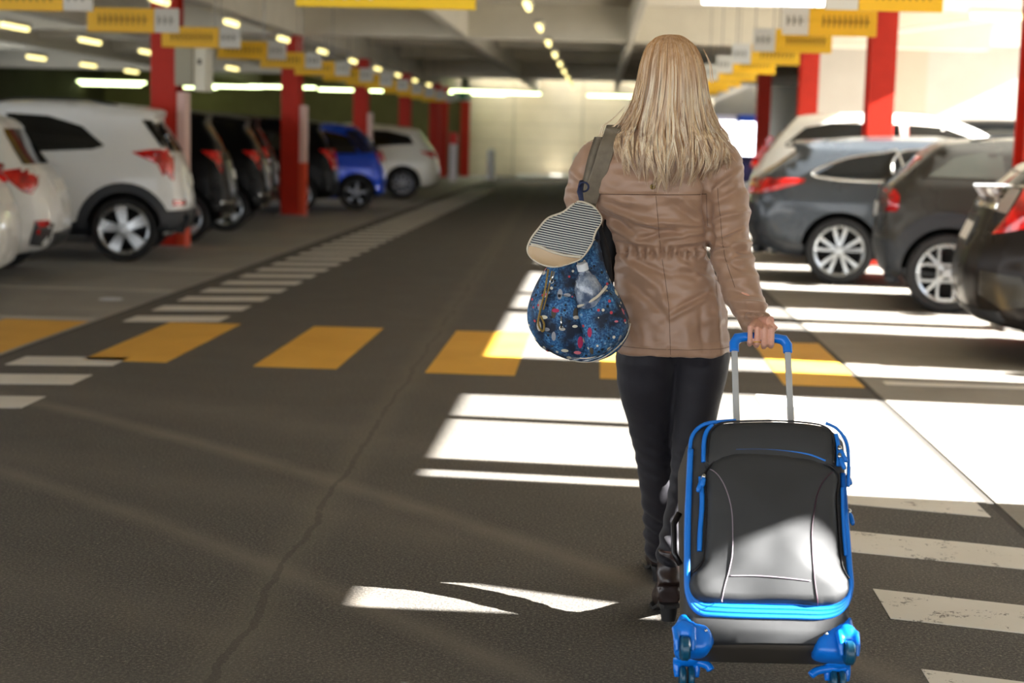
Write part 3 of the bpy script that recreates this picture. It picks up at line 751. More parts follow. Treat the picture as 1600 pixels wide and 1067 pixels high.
    if rails:
        for sg in (1, -1):
            pts = []
            for k in range(14):
                x = .75+(L*.5-.75)*k/13; h = bvh.ray_cast(Vector((x, sg*(W/2-tumble-.14), 3)), Vector((0, 0, -1)))
                if h[0]: pts.append(h[0]+Vector((0, 0, .035*math.sin(PI*min(1, (k+.3)*3/13)/2) if k < 11 else .035*(13-k)/3)))
            b = MB(); b.tube(pts, .010, 6); b.build('roof_rail', M_CLAD if rails == 'dark' else M_CHROME, root, True, rel=False)
    # door handle and wing mirror towards the camera
    for sg in (ny,):
        h = bvh.ray_cast(Vector((wx[0]+.62, 3*sg, zb-.10)), Vector((0, -sg, 0)))
        if h[0]: b = MB(); b.box((h[0].x, h[0].y-.02, h[0].z-.015), (h[0].x+.2, h[0].y+.03 if sg > 0 else h[0].y+.02, h[0].z+.015)) if False else b_handle(b, h[0], sg); b.build('door_handle', M_CHROME if chrome else paint, root, rel=False, bevel=.006)
    for sg in (1, -1):
        b = MB(); b.ell((L*.66, sg*(W/2+.07), zb+.10), (.09, .11, .075), 14, 8); b.build('wing_mirror', paint, root, True, rel=False)
    T, Mr, D = wheel_parts(wstyle, r, rr, .22)
    for x in wx:
        for sg in (-1, 1):
            wo = empty('wheel', (x, sg*(W/2-.135), r), (0, 0, 0 if sg < 0 else PI)); wo.parent = root
            # wheel = tyre mesh itself, rim and disc as its pieces
            bpy.data.objects.remove(wo)
            ty = inst_mesh(T, 'wheel', M_TYRE, root); ty.location = (x, sg*(W/2-.125), r); ty.rotation_euler = (0, 0, 0 if sg < 0 else PI)
            rm = inst_mesh(Mr, 'rim', alu or M_ALU, ty)
            ds = inst_mesh(D, 'brake_disc', M_WELL, ty)
    return root, body, bvh
def b_handle(b, p, sg):
    b.box((p.x, p.y-(.01 if sg > 0 else .03), p.z-.015), (p.x+.2, p.y+(.03 if sg > 0 else .01), p.z+.015))

SUV = [(.10, .30), (.02, .45), (.0, .62), (.03, .80), (.07, 1.00), (.13, 1.14), (.22, 1.30), (.36, 1.50), (.30, 1.575), (.55, 1.625), (1.1, 1.66), (1.8, 1.655), (2.35, 1.58), (2.75, 1.38), (3.15, 1.12), (3.7, 1.02), (4.15, .88), (4.28, .60), (4.25, .32), (3.2, .24), (1.6, .24), (.6, .26)]
# L2 white SUV
car('white sport utility car with dark wheel arch trim, nearest fully seen car on the left', -4.52, 16.78, -1, SUV, 1.78, (.66, 3.2), .345, .268, M_PW, 'wide5',
    [('side_window', [(.98, 1.18), (.86, 1.22), (1.10, 1.42), (1.45, 1.52), (1.9, 1.54), (1.95, 1.12)]), ('side_window', [(2.0, 1.12), (2.0, 1.54), (2.35, 1.46), (2.95, 1.10)])],
    [(-.62, 1.17), (.62, 1.17), (.56, 1.47), (-.56, 1.47)],
    [[(.58, 1.16), (.40, 1.19), (.20, 1.20), (.16, 1.14), (.15, .96), (.15, .86), (.19, .90), (.26, 1.02)]],
    [[(.86, 1.14), (.76, 1.12), (.76, 1.0), (.86, .92)]], 1.12, zlow=.5, archclad=.10,
    clad=[('sill_trim', [(.0, .50), (.28, .50), (.28, .30), (.05, .30)]), ('sill_trim', [(1.02, .42), (2.8, .42), (2.8, .26), (1.02, .26)])],
    bumper=[('rear_bumper', [(-.86, .55), (.86, .55), (.86, .32), (-.86, .32)], M_CLAD), ('reflector', [(.55, .60), (.80, .60), (.80, .66), (.55, .66)], M_TAIL)], rails='dark', round_r=.20,
    extra=[('side_window', [(.30, 1.50), (.48, 1.50), (.28, 1.22), (.16, 1.20)], M_GLASS)], group='white cars of the left row')
HATCH = [(.12, .28), (.02, .42), (.0, .60), (.04, .78), (.12, .95), (.24, 1.08), (.42, 1.30), (.52, 1.44), (.85, 1.50), (1.5, 1.53), (2.1, 1.47), (2.6, 1.28), (3.0, 1.05), (3.6, .94), (3.95, .78), (4.05, .50), (4.0, .28), (3.0, .20), (1.6, .20), (.6, .22)]
# L1 white hatch, cut by the left edge
car('white hatchback between the one at the left edge and the white sport utility car', -5.06, 14.15, -1, HATCH, 1.76, (.74, 3.3), .315, .21, M_PW, 'wide6',
    [('side_window', [(.66, 1.08), (.90, 1.34), (1.5, 1.42), (1.9, 1.40), (2.6, 1.05)])],
    [(-.66, 1.06), (.66, 1.06), (.54, 1.38), (-.54, 1.38)], [[(.46, 1.00), (.30, 1.03), (.17, 1.00), (.16, .88), (.19, .80), (.26, .82), (.36, .90)]],
    [], 1.02, zlow=.42, bumper=[('reflector', [(.62, .50), (.80, .50), (.80, .56), (.62, .56)], M_TAIL), ('bumper_insert', [(-.5, .28), (.5, .28), (.5, .44), (-.5, .44)], M_CLAD)],
    group='white cars of the left row', round_r=.22, extra=[('bumper_insert', [(.04, .52), (.16, .56), (.22, .34), (.10, .30)], M_CLAD), ('reflector', [(.08, .46), (.14, .50), (.16, .44), (.10, .42)], M_TAIL)])
# L0, only its tail corner shows
car('white hatchback cut off by the left edge of the photo, only its tail corner showing', -4.62, 11.55, -1, HATCH, 1.76, (.74, 3.3), .315, .21, M_PW, 'wide6',
    [('side_window', [(.66, 1.08), (.90, 1.34), (1.5, 1.42), (1.9, 1.40), (2.6, 1.05)])], [(-.66, 1.06), (.66, 1.06), (.54, 1.38), (-.54, 1.38)], [[(.34, 1.12), (.14, 1.10), (.10, .96), (.24, .94)]], [], 1.02, zlow=.42,
    group='white cars of the left row', round_r=.2, extra=[('reflector', [(.06, .56), (.24, .56), (.24, .50), (.06, .50)], M_TAIL)])
# black cars of the left row
BL = dict(zb=1.05, zlow=.42, round_r=.18)
def black(label, X, Y, paint=M_PK, wst='wide5', h=1.0, lights=1):
    s = [(a, b_*h) for a, b_ in SUV]
    return car(label, X, Y, -1, s, 1.76, (.62, 3.2), .33, .24, paint, wst,
        [('side_window', [(.80, 1.14*h), (1.05, 1.40*h), (1.5, 1.50*h), (1.95, 1.50*h), (2.9, 1.10*h)])], [(-.62, 1.15*h), (.62, 1.15*h), (.56, 1.45*h), (-.56, 1.45*h)],
        [[(.40, 1.16*h), (.17, 1.15*h), (.14, .95*h), (.15, .88*h), (.22, 1.02*h)]], [],
        bumper=[('chrome_strip', [(-.8, .50), (.8, .50), (.8, .54), (-.8, .54)], M_CHROME), ('exhaust_trim', [(.40, .30), (.72, .30), (.72, .38), (.40, .38)], M_CHROME)], group='black cars of the left row', vox=.04, **BL)
black('black car right behind the white sport utility car, chrome low on its bumper', -4.66, 19.55)
black('black car third from the camera, behind the first red column', -4.78, 22.35, h=.98)
black('black car between the first two red columns, mostly hidden in the dark', -5.15, 24.75, h=1.0)
car('dark hatchback with a red and white tail light just behind the second red column', -4.62, 27.40, -1, [(a, b_*.98) for a, b_ in SUV], 1.74, (.72, 3.1), .33, .24, M_PK, 'wide5',
    [('side_window', [(.80, 1.12), (1.05, 1.38), (1.5, 1.48), (1.95, 1.48), (2.9, 1.08)])], [(-.60, 1.12), (.60, 1.12), (.54, 1.42), (-.54, 1.42)],
    [[(.36, 1.12), (.08, 1.12), (.02, .78), (.12, .76), (.20, .98)]], [], bumper=[('bumper_insert', [(-.7, .3), (.7, .3), (.7, .45), (-.7, .45)], M_CLAD)], vox=.04, zb=1.05)
# blue small car
SMALL = [(.10, .28), (.02, .42), (.0, .62), (.04, .82), (.12, 1.0), (.22, 1.12), (.50, 1.42), (.62, 1.52), (1.1, 1.57), (1.7, 1.50), (2.25, 1.25), (2.6, 1.02), (3.1, .9), (3.35, .7), (3.4, .45), (3.3, .26), (2.2, .2), (1.0, .2)]
car('small two-tone blue car with a dark blue roof, before the white estate', -4.05, 29.45, -1, SMALL, 1.66, (.58, 2.85), .315, .22, M_PB, 'tri',
    [('side_window', [(.55, 1.04), (.75, 1.36), (1.2, 1.45), (1.6, 1.40), (2.3, 1.02)])], [(-.60, 1.05), (.60, 1.05), (.52, 1.38), (-.52, 1.38)],
    [[(.26, 1.10), (.10, 1.10), (.02, .88), (.14, .86)]], [], 1.02, vox=.035, alu=M_ALUD,
    extra=[('roof_pillar', [(.14, 1.08), (.30, 1.30), (.52, 1.48), (.80, 1.46), (.62, 1.16), (.50, 1.05)], mat('dark_blue_paint', rgb(10, 18, 60), .2, coat=.8))])
ESTATE = [(.10, .32), (.02, .48), (.0, .65), (.05, .82), (.10, 1.0), (.18, 1.12), (.40, 1.38), (.50, 1.50), (.9, 1.56), (1.6, 1.60), (2.3, 1.58), (2.8, 1.42), (3.3, 1.14), (3.9, 1.0), (4.35, .85), (4.45, .6), (4.4, .32), (3.2, .24), (1.6, .24), (.6, .26)]
car('white estate car farthest down the left row', -3.62, 35.1, -1, ESTATE, 1.80, (.86, 3.5), .345, .25, M_PC, 'multi',
    [('side_window', [(.62, 1.20), (.72, 1.38), (1.2, 1.48), (2.1, 1.50), (2.4, 1.45), (2.9, 1.14), (1.5, 1.14)])], [(-.62, 1.14), (.62, 1.14), (.56, 1.40), (-.56, 1.40)],
    [[(.50, 1.05), (.12, 1.06), (.03, .90), (.12, .88)]], [], 1.08, vox=.04, alu=M_ALUD, group='white cars of the left row')
car('dark car half seen beyond the white estate car', -4.9, 38.0, -1, HATCH, 1.76, (.74, 3.3), .32, .22, M_PK, 'wide5', [('side_window', [(.66, 1.08), (.90, 1.34), (1.5, 1.42), (1.9, 1.40), (2.6, 1.05)])], None,
    [[(.40, 1.06), (.12, 1.04), (.04, .84), (.16, .78)]], [], 1.02, vox=.05)
# R3 grey crossover with chrome window line
XO = [(.24, .31), (.03, .47), (.0, .71), (.02, .86), (.06, .95), (.10, 1.07), (.28, 1.22), (.52, 1.40), (.44, 1.485), (.9, 1.52), (1.5, 1.55), (2.1, 1.55), (2.7, 1.45), (3.2, 1.16), (3.8, 1.02), (4.35, .85), (4.48, .6), (4.4, .30), (3.2, .24), (1.6, .24), (.7, .25)]
XO = [(a, b_ if b_ < 1.1 else 1.1+(b_-1.1)*.84) for a, b_ in XO]
car('grey metallic crossover with chrome window line, second grey car on the right', 1.60, 16.58, 1, XO, 1.84, (.99, 3.65), .345, .262, M_PG, 'twin5',
    [('side_window', [(.70, 1.10), (.98, 1.27), (1.40, 1.35), (1.52, 1.36), (1.52, 1.08)]), ('side_window', [(1.56, 1.08), (1.56, 1.36), (2.2, 1.37), (2.35, 1.36), (2.35, 1.07)]), ('side_window', [(2.4, 1.07), (2.4, 1.35), (2.6, 1.30), (3.15, 1.06)])],
    [(-.62, 1.12), (.62, 1.12), (.54, 1.32), (-.54, 1.32)], [[(.06, 1.06), (.62, 1.07), (.60, 1.03), (.34, .95), (.18, .91), (.02, .90)]],
    [], 1.06, zlow=.45, rails='bright', chrome=True, clad=[('sill_trim', [(.02, .52), (.62, .40), (.62, .28), (.1, .28)])],
    bumper=[('rear_bumper', [(-.9, .62), (.9, .62), (.9, .34), (-.9, .34)], M_CLAD)], round_r=.20, group='grey cars of the right row')
# R2 boxy small SUV
BOX = [(.10, .30), (.03, .42), (.0, .55), (.0, .80), (.03, 1.02), (.10, 1.12), (.28, 1.27), (.44, 1.40), (.62, 1.46), (1.2, 1.50), (1.9, 1.50), (2.45, 1.44), (2.85, 1.18), (3.1, 1.08), (3.8, 1.0), (4.15, .88), (4.2, .55), (4.1, .32), (3.2, .26), (1.6, .26), (.6, .26)]
car('taupe grey boxy off-roader with four square-looped wheels, in front of the grey crossover', 2.53, 13.98, 1, BOX, 1.80, (.60, 3.17), .345, .26, M_PD, 'loops',
    [('side_window', [(.40, 1.17), (.62, 1.34), (1.00, 1.41), (1.05, 1.16)]), ('side_window', [(1.12, 1.16), (1.10, 1.41), (2.0, 1.42), (2.05, 1.12)]), ('side_window', [(2.12, 1.12), (2.1, 1.42), (2.35, 1.38), (2.75, 1.14)])],
    [(-.66, 1.08), (.66, 1.08), (.60, 1.34), (-.60, 1.34)], [[(.03, .86), (.15, .86), (.17, .90), (.17, 1.00), (.14, 1.05), (.04, 1.05)]], [],
    1.10, tumble=.16, zlow=.42, archclad=.13, glass=M_GLASS_T, clad=[('sill_trim', [(1.0, .46), (2.7, .46), (2.7, .28), (1.0, .28)])], bumper=[('rear_bumper', [(-.86, .62), (.86, .62), (.86, .32), (-.86, .32)], M_CLAD)],
    round_r=.10, rails='dark', group='grey cars of the right row')
# R1 near dark hatch
NEAR = [(.16, .26), (.04, .38), (.0, .56), (.03, .74), (.10, .90), (.14, 1.05), (.24, 1.16), (.50, 1.34), (.62, 1.44), (.95, 1.48), (1.5, 1.50), (2.1, 1.44), (2.6, 1.26), (3.1, 1.02), (3.6, .92), (4.0, .76), (4.1, .50), (4.0, .28), (3.0, .20), (1.6, .20), (.6, .22)]
car('dark car with large red tail light cut off by the right edge of the photo', 2.50, 10.5, 1, NEAR, 1.80, (.78, 3.35), .325, .23, M_PKB, 'wide5',
    [('side_window', [(.66, 1.10), (.95, 1.34), (1.5, 1.40), (1.9, 1.38), (2.6, 1.04)])], [(-.64, 1.14), (.64, 1.14), (.54, 1.36), (-.54, 1.36)],
    [[(.18, .86), (.27, 1.0), (.36, 1.17), (.58, 1.22), (.62, 1.05), (.40, .92)]], [], 1.04, extra=[('clear_lens', [(.09, 1.16), (.34, 1.16), (.26, 1.0), (.18, 1.02)], M_LENS), ('chrome_strip', [(.07, 1.185), (.40, 1.19), (.40, 1.175), (.07, 1.17)], M_CHROME), ('bumper_insert', [(.12, .62), (.36, .60), (.44, .42), (.26, .38), (.12, .46)], M_PD)],
    bumper=[('bumper_insert', [(.40, .62), (.80, .60), (.84, .44), (.60, .40), (.44, .48)], M_PD), ('chrome_strip', [(-.6, 1.03), (.62, 1.03), (.62, 1.06), (-.6, 1.06)], M_CHROME), ('bumper_lower', [(-.8, .24), (.8, .24), (.8, .36), (-.8, .36)], M_CLAD), ('number_plate_recess', [(-.34, .76), (.34, .76), (.34, .97), (-.34, .97)], M_CLAD)],
    round_r=.30, vox=.028, zlow=.5)
# R4 big white car behind
TALL = [(.14, .36), (.02, .5), (.0, .75), (.05, 1.0), (.14, 1.2), (.30, 1.42), (.52, 1.66), (.62, 1.74), (1.0, 1.78), (1.7, 1.79), (2.3, 1.75), (2.8, 1.58), (3.3, 1.26), (3.9, 1.12), (4.5, .95), (4.6, .6), (4.5, .32), (3.2, .26), (1.6, .26), (.6, .28)]
car('tall white car behind the grey crossover on the right', 1.86, 19.5, 1, TALL, 1.86, (1.0, 3.7), .36, .26, M_PC, 'multi',
    [('side_window', [(.42, 1.38), (.70, 1.62), (1.0, 1.68), (1.8, 1.68), (1.85, 1.34)]), ('side_window', [(1.92, 1.32), (1.9, 1.68), (2.3, 1.66), (2.75, 1.50), (3.2, 1.26)])],
    [(-.62, 1.32), (.62, 1.32), (.54, 1.62), (-.54, 1.62)], [[(.30, 1.50), (.24, 1.50), (.08, 1.28), (.04, 1.12), (.12, 1.12), (.16, 1.25)]], [], 1.24, vox=.04, name='car')
car('dark car whose roof shows behind the tall white car and the off-roader', 4.1, 22.1, 1, TALL, 1.8, (1.0, 3.7), .33, .24, M_PK, 'wide5', [('side_window', [(.62, 1.34), (.86, 1.62), (1.3, 1.68), (1.8, 1.68), (2.9, 1.30)])], None, [], [], 1.24, vox=.05, plate=False)
# ------------------------------------------------------------------ suitcase
TILT = R(30)
cA, cB = G(1072, 1076), G(1307, 1082)
c0 = (cA+cB)/2
case = empty('suitcase', (c0.x, c0.y, 0), (-TILT, 0, math.atan2(cB.y-cA.y, cB.x-cA.x)), label='dark grey soft suitcase with bright blue zips, corners and handle, tilted on two wheels', cat='suitcase')
CM = Matrix.LocRotScale(case.location, case.rotation_euler, None); CI = CM.inverted()
def SC_(px, py, yl):
    """local point of the case on its plane y = yl seen at a pixel"""
    o = CI @ CO; d = (CI.to_3x3() @ ray(px, py)); t = (yl-o.y)/d.y; return o + d*t
def sxz(pts, yl): return [(lambda p: (p.x, p.z))(SC_(x, y, yl)) for x, y in pts]
D_ = .27
def fabric(name, c, spec=.5, rough=.5):
    k = NT(name); v = k.coord(); p = k.p; p.inputs['Base Color'].default_value = c; p.inputs['Roughness'].default_value = rough; p.inputs['Specular IOR Level'].default_value = spec
    w1 = k.n('ShaderNodeTexWave', Scale=420.0, _bands_direction='X'); w2 = k.n('ShaderNodeTexWave', Scale=420.0, _bands_direction='Z'); k.l(v, w1.inputs['Vector']); k.l(v, w2.inputs['Vector'])
    h = k.math('ADD', k.math('MULTIPLY', w1.outputs['Fac'], w2.outputs['Fac']), k.math('MULTIPLY', k.noise(v, 25, 4), 1.2)); k.bump(h, .25, .0012)
    c2 = k.mix(k.noise(v, 6, 4), tuple(x*.82 for x in c[:3])+(1,), tuple(min(1, x*1.18) for x in c[:3])+(1,)); k.l(c2, p.inputs['Base Color'])
    return k.m
M_CG = fabric('case_grey_fabric', rgb(50, 51, 52), .4, .50); M_CGS = fabric('case_side_fabric', rgb(74, 68, 60), .3, .6); M_BLU = mat('blue_zip_tape', rgb(6, 116, 214), .45, bump=.2, bscale=300); M_BLUP = mat('blue_plastic', rgb(8, 118, 222), .28)
M_PIPE = mat('black_piping', rgb(20, 16, 18), .35); M_STI = mat('grey_stitching', rgb(150, 136, 146), .5); M_RODM = mat('brushed_aluminium', rgb(186, 188, 188), .4, .25); M_WH = mat('teal_wheel', rgb(12, 76, 104), .35); M_ZIP = mat('zip_metal', rgb(190, 190, 186), .25, 1.0)
# main shell: rounded block with soft corners
def rbox(x0, x1, y0, y1, z0, z1, r, name, m, rr=.03, bot=None):
    """rounded-rectangle front outline (x,z) extruded along y with rounded rims"""
    out = []
    rb = bot or r
    for cx, cz, a0, q in ((x1-r, z1-r, 0, r), (x0+r, z1-r, PI/2, r), (x0+rb, z0+rb, PI, rb), (x1-rb, z0+rb, 1.5*PI, rb)):
        for k in range(9): a = a0+PI/2*k/8; out.append((cx+math.cos(a)*q, cz+math.sin(a)*q))
    n_ = len(out); cxm, czm = (x0+x1)/2, (z0+z1)/2; hw, hh = (x1-x0)/2, (z1-z0)/2
    lay = []
    for k in range(5): a = PI/2*k/4; lay.append((y0+rr*(1-math.sin(a)), rr*(1-math.cos(a))))
    lay = [(y0+rr*(1-math.cos(PI/2*k/4)), rr*(1-math.sin(PI/2*k/4))) for k in range(5)]
    lay2 = [(y1-(y-y0), s) for y, s in reversed(lay)]
    v = []; f = []
    for y, s in lay+lay2:
        for x, z in out: v.append((cxm+(x-cxm)*(1-s/hw), y, czm+(z-czm)*(1-s/hh)))
    L_ = len(lay)*2
    for i in range(L_-1):
        for k in range(n_): f.append((i*n_+k, i*n_+(k+1) % n_, (i+1)*n_+(k+1) % n_, (i+1)*n_+k))
    f.append(tuple(range(n_-1, -1, -1))); f.append(tuple((L_-1)*n_+k for k in range(n_)))
    o = mesh_obj(name, v, f, m, case, rel=False); bm = bmesh.new(); bm.from_mesh(o.data); bmesh.ops.recalc_face_normals(bm, faces=bm.faces); bm.to_mesh(o.data); bm.free(); smooth_by_angle(o, .7); return o
zt = SC_(1190, 655, -D_).z; zb_ = SC_(1190, 1003, -D_).z; xl = SC_(1074, 850, -D_).x; xr = SC_(1329, 850, -D_).x
rbox(xl+.004, xr-.004, -D_+.045, -.004, zb_-.004, zt-.012, .075, 'shell', M_CGS, .03, .035)
FY = -D_+.045
# puffed panel: outline in pixels on plane FY, raised towards -y
def puff(name, px, m, y0, h, bul, er, res=.016, back=.03, wob=0.0):
    poly = sxz(px, y0-h); poly = [(p.x, p.y) for p in curve_pts([(a, b_, 0) for a, b_ in poly], len(poly)*4, True)]
    vs, fs, dist, border = grid_tri(poly, res); n_ = len(vs); v = []
    for p, d in zip(vs, dist):
        t = min(1, d/er); e = math.sqrt(max(0, 1-(1-t)**2)); t2 = min(1, d/.16)
        q = wob*(noise.noise(Vector((p.x*9, p.y*7, 3.1)))) if wob else 0
        v.append((p.x, y0-h*.55-(h*.45)*e-bul*(t2*(2-t2))-q*e, p.y))
    v += [(p.x, y0+back, p.y) for p in vs]
    f = [tuple(x) for x in fs]+[tuple(n_+i for i in reversed(x)) for x in fs]
    nb = len(border); f += [(border[i], border[(i+1) % nb], n_+border[(i+1) % nb], n_+border[i]) for i in range(nb)]
    o = mesh_obj(name, v, f, m, case, rel=False); bm = bmesh.new(); bm.from_mesh(o.data); bmesh.ops.recalc_face_normals(bm, faces=bm.faces); bm.to_mesh(o.data); bm.free(); return smooth_by_angle(o, 1.0)
def line_on(px, y, r, m, name, bvh=None, n_=40, off=.001, closed=False, sub=None, squash=1):
    pts = curve_pts([(x, y_, 0) for x, y_ in px], n_, closed); out = []
    for p in pts:
        q = SC_(p.x, p.y, y)
        if bvh:
            h = bvh.ray_cast(Vector((q.x, -1, q.z)), Vector((0, 1, 0)))
            if h[0]: q = Vector((h[0].x, h[0].y-off, h[0].z))
        out.append(q)
    if closed: out.append(out[0])
    b = MB(); b.tube(out, r, 8, not closed, squash=squash, up=(0, 1, 0)); o = b.build(name, m, sub or case, True, rel=False); return o
# front layer filling the outline (grey), lower part
base_px = [(1078, 700), (1084, 676), (1104, 663), (1160, 659), (1230, 658), (1285, 664), (1312, 682), (1320, 705), (1322, 800), (1327, 880), (1328, 960), (1326, 1000), (1190, 1003), (1075, 998), (1072, 960), (1072, 880), (1074, 800)]
puff('front_shell', base_px, M_CG, FY, .022, .004, .012)
# zip channel: fat blue band sweeping round the front
bp = bvh_of(bpy.data.objects['front_shell'])
for q, (dy, rad) in enumerate(((0, .0066), (7, .0078), (14, .0078), (21, .0070))):
    s = dy*1.0
    line_on([(1079-.0*s, 702), (1076-.1*s, 800), (1075-.1*s, 880), (1077-.1*s, 917+s*.5), (1090, 934+s), (1125, 940+s), (1231, 943+s), (1290, 945+s*.9), (1318, 938+s*.55), (1329, 915+s*.3), (1327, 880), (1321, 800), (1317, 740)], FY-.024, rad, M_BLU, 'zip_band', None, 90)
line_on([(1078, 730), (1078, 706), (1081, 683), (1092, 668), (1110, 660.5), (1150, 657)], FY-.018, .0052, M_BLU, 'piping', None, 40)
line_on([(1290, 661), (1308, 670), (1322, 690), (1326, 720), (1325, 760)], FY-.018, .0048, M_BLU, 'piping', None, 30)
# top pocket
top_px = [(1103, 728), (1104.5, 690), (1110, 672), (1125, 662), (1164, 658.5), (1221, 658), (1267, 661.5), (1290, 667), (1301, 679), (1304, 700), (1304, 728), (1260, 728), (1150, 728)]
puff('top_pocket', top_px, M_CG, FY-.02, .016, .006, .012)
line_on([(1106, 726), (1107, 687), (1112, 671), (1127, 661), (1164, 658), (1221, 657.5), (1267, 661), (1288, 666), (1299, 675), (1303, 691), (1303, 724)], FY-.034, .0028, M_PIPE, 'piping', None, 60)
line_on([(1099, 722), (1100, 690), (1105, 673), (1114, 664)], FY-.03, .0060, M_BLU, 'zip_tape', None, 30)
line_on([(1306, 678), (1310, 700), (1310, 728)], FY-.03, .0060, M_BLU, 'zip_tape', None, 24)
# main panel
main_px = [(1101, 862), (1105, 784), (1102, 745), (1109, 728), (1123, 714), (1140, 707.5), (1158, 705), (1188, 705.5), (1226, 708.5), (1263, 713.5), (1288, 722), (1304, 733), (1311, 748), (1308, 774), (1309, 805), (1313, 861), (1318, 887), (1327, 905), (1326, 925), (1310, 940), (1279, 944), (1231, 941), (1125, 939.5), (1089, 934), (1078, 915), (1083, 895), (1097, 880)]
mp_ = puff('main_pocket', main_px, M_CG, FY-.018, .026, .016, .018, .011, wob=.006)
bm_ = bvh_of(mp_)
line_on([(1083, 894), (1097, 879), (1102, 860), (1105, 784), (1102, 744), (1110, 727), (1122.5, 714.5), (1139, 707), (1157.5, 704.5), (1188, 705), (1226, 708), (1263, 713), (1287, 721.5), (1304, 732.5), (1311, 745), (1308, 774), (1309, 805), (1313, 860), (1317, 887), (1327, 904)], FY-.034, .0026, M_PIPE, 'piping', None, 90)
line_on([(1150, 702.5), (1188, 702), (1226, 704.5), (1263, 710), (1290, 720)], FY-.036, .0030, M_BLU, 'zip_tape', None, 40)
line_on([(1095, 745), (1097, 784), (1094, 830), (1093, 861)], FY-.030, .0066, M_BLU, 'zip_tape', None, 30)
line_on([(1316, 762), (1317, 800), (1319, 835), (1322, 868)], FY-.030, .0048, M_BLU, 'zip_tape', None, 30)
line_on([(1110, 731), (1122.5, 743), (1133, 762), (1141, 788), (1144, 815), (1144, 861), (1140, 887), (1131.5, 919), (1128, 941)], FY-.05, .0011, M_STI, 'seam', bm_, 60)
line_on([(1302, 736), (1287, 751), (1277, 772), (1272, 797), (1268, 826), (1268, 853), (1270, 882), (1273, 910), (1279, 943)], FY-.05, .0013, mat('plum_seam', rgb(60, 24, 44), .5), 'seam', bm_, 60)
line_on([(1141, 900), (1189, 900.6), (1266, 908)], FY-.05, .0012, M_STI, 'seam', bm_, 30)
# zip pulls
def pull(x0, y0, x1, y1, yl):
    a = SC_(x0, y0, yl); c = SC_(x1, y1, yl-.006)
    b = MB(); b.ell(a, (.006, .006, .008)); o = b.build('zip_slider', M_ZIP, case, True, rel=False)
    b = MB(); b.tube([a.lerp(c, .12), a.lerp(c, .3), a.lerp(c, .8), c], [.004, .0066, .0066, .004], 8); b.build('zip_pull', M_BLU, o, True, rel=False)
pull(1098, 748, 1090, 768, FY-.04); pull(1100, 744, 1097, 760, FY-.043); pull(1312, 700, 1323, 722, FY-.04); pull(1312, 712, 1320, 733, FY-.045); pull(1327, 799, 1333, 820, FY+.03); pull(1325, 745, 1329, 757, FY)
# corner feet of blue plastic and the wheels
def guard(px, yl, h):
    return puff('corner_guard', px, M_BLUP, yl, h, .003, .012, .012, back=.05)
guard([(1058, 985), (1062, 962), (1072, 959), (1081, 968), (1104, 976), (1114, 989), (1115, 1006), (1104, 1018), (1085, 1020), (1066, 1021), (1058, 1010)], FY-.006, .026)
guard([(1336, 985), (1331, 964), (1322, 968), (1291, 986), (1279, 999), (1277, 1018), (1291, 1025), (1312, 1027), (1332, 1027), (1338, 1010)], FY-.006, .026)
for px_, py_ in ((1103, 985), (1291, 990)):
    b = MB(); q = SC_(px_, py_, FY-.038); b.ell(q, (.004, .003, .004)); b.build('rivet', M_ZIP, case, True, rel=False)
def castor(px_, py_, yl, r_, spread):
    q = SC_(px_, py_, yl)
    b = MB(); ax = Matrix.Rotation(PI/2, 4, 'Y')
    b.lathe([(0, -.012), (r_*.82, -.012), (r_, -.007), (r_, .007), (r_*.82, .012), (0, .012)], 28, Matrix.Translation(q) @ ax)
    wh = smooth_by_angle(b.build('wheel', M_WH, case, False, rel=False), .5)
    return q
qa = castor(1070, 1013, -D_-.006, .030, .02); qb = castor(1327, 1020, -D_-.006, .030, .02)
for q in (qa, qb):
    b = MB()
    for s in (-1, 1): b.tube([(q.x+s*.021, q.y+.012, q.z+.055), (q.x+s*.020, q.y-.004, q.z+.02), (q.x+s*.019, q.y, q.z-.008)], [.010, .009, .006], 10)
    b.ell((q.x, q.y+.014, q.z+.050), (.026, .016, .026)); o = b.build('wheel_fork', M_BLUP, case, True, rel=False); remesh(o, .0035, 3)
# near side (towards the woman) wheels stand on the ground
cy_, sy_ = math.cos(TILT), math.sin(TILT)
for xx in ((CI @ Vector((cA.x, cA.y, 0))).x, (CI @ Vector((cB.x, cB.y, 0))).x):
    q = Vector((xx, -.030*sy_-.0, .031*cy_)); q = Vector((xx, -.0155, .0268))
    b = MB(); ax = Matrix.Rotation(PI/2, 4, 'Y'); r_ = .031
    for s in (-.011, .011):
        b.lathe([(0, -.008), (r_*.85, -.008), (r_, -.004), (r_, .004), (r_*.85, .008), (0, .008)], 28, Matrix.Translation(q+Vector((s, 0, 0))) @ ax)
    smooth_by_angle(b.build('wheel', M_WH, case, False, rel=False), .5)
    b = MB()
    for s in (-1, 1): b.tube([(q.x+s*.027, q.y-.012, q.z+.05), (q.x+s*.026, q.y-.006, q.z+.02), (q.x+s*.025, q.y, q.z)], [.010, .010, .008], 10)
    b.ell((q.x, q.y-.012, q.z+.042), (.036, .030, .016)); o = b.build('wheel_fork', M_BLUP, case, True, rel=False); remesh(o, .0035, 3)
# blue wraps along the lower edge corners
for px in ([(1059, 1034), (1082, 1033), (1104, 1039), (1111, 1048)], [(1322, 1043), (1300, 1044), (1277, 1048), (1266, 1056)]):
    pts = curve_pts([SC_(x, y, -.03) for x, y in px], 20); b = MB(); b.tube(pts, [.011]*(len(pts)-1)+[.004], 10, up=(0, 1, 0)); b.build('corner_wrap', M_BLUP, case, True, rel=False)
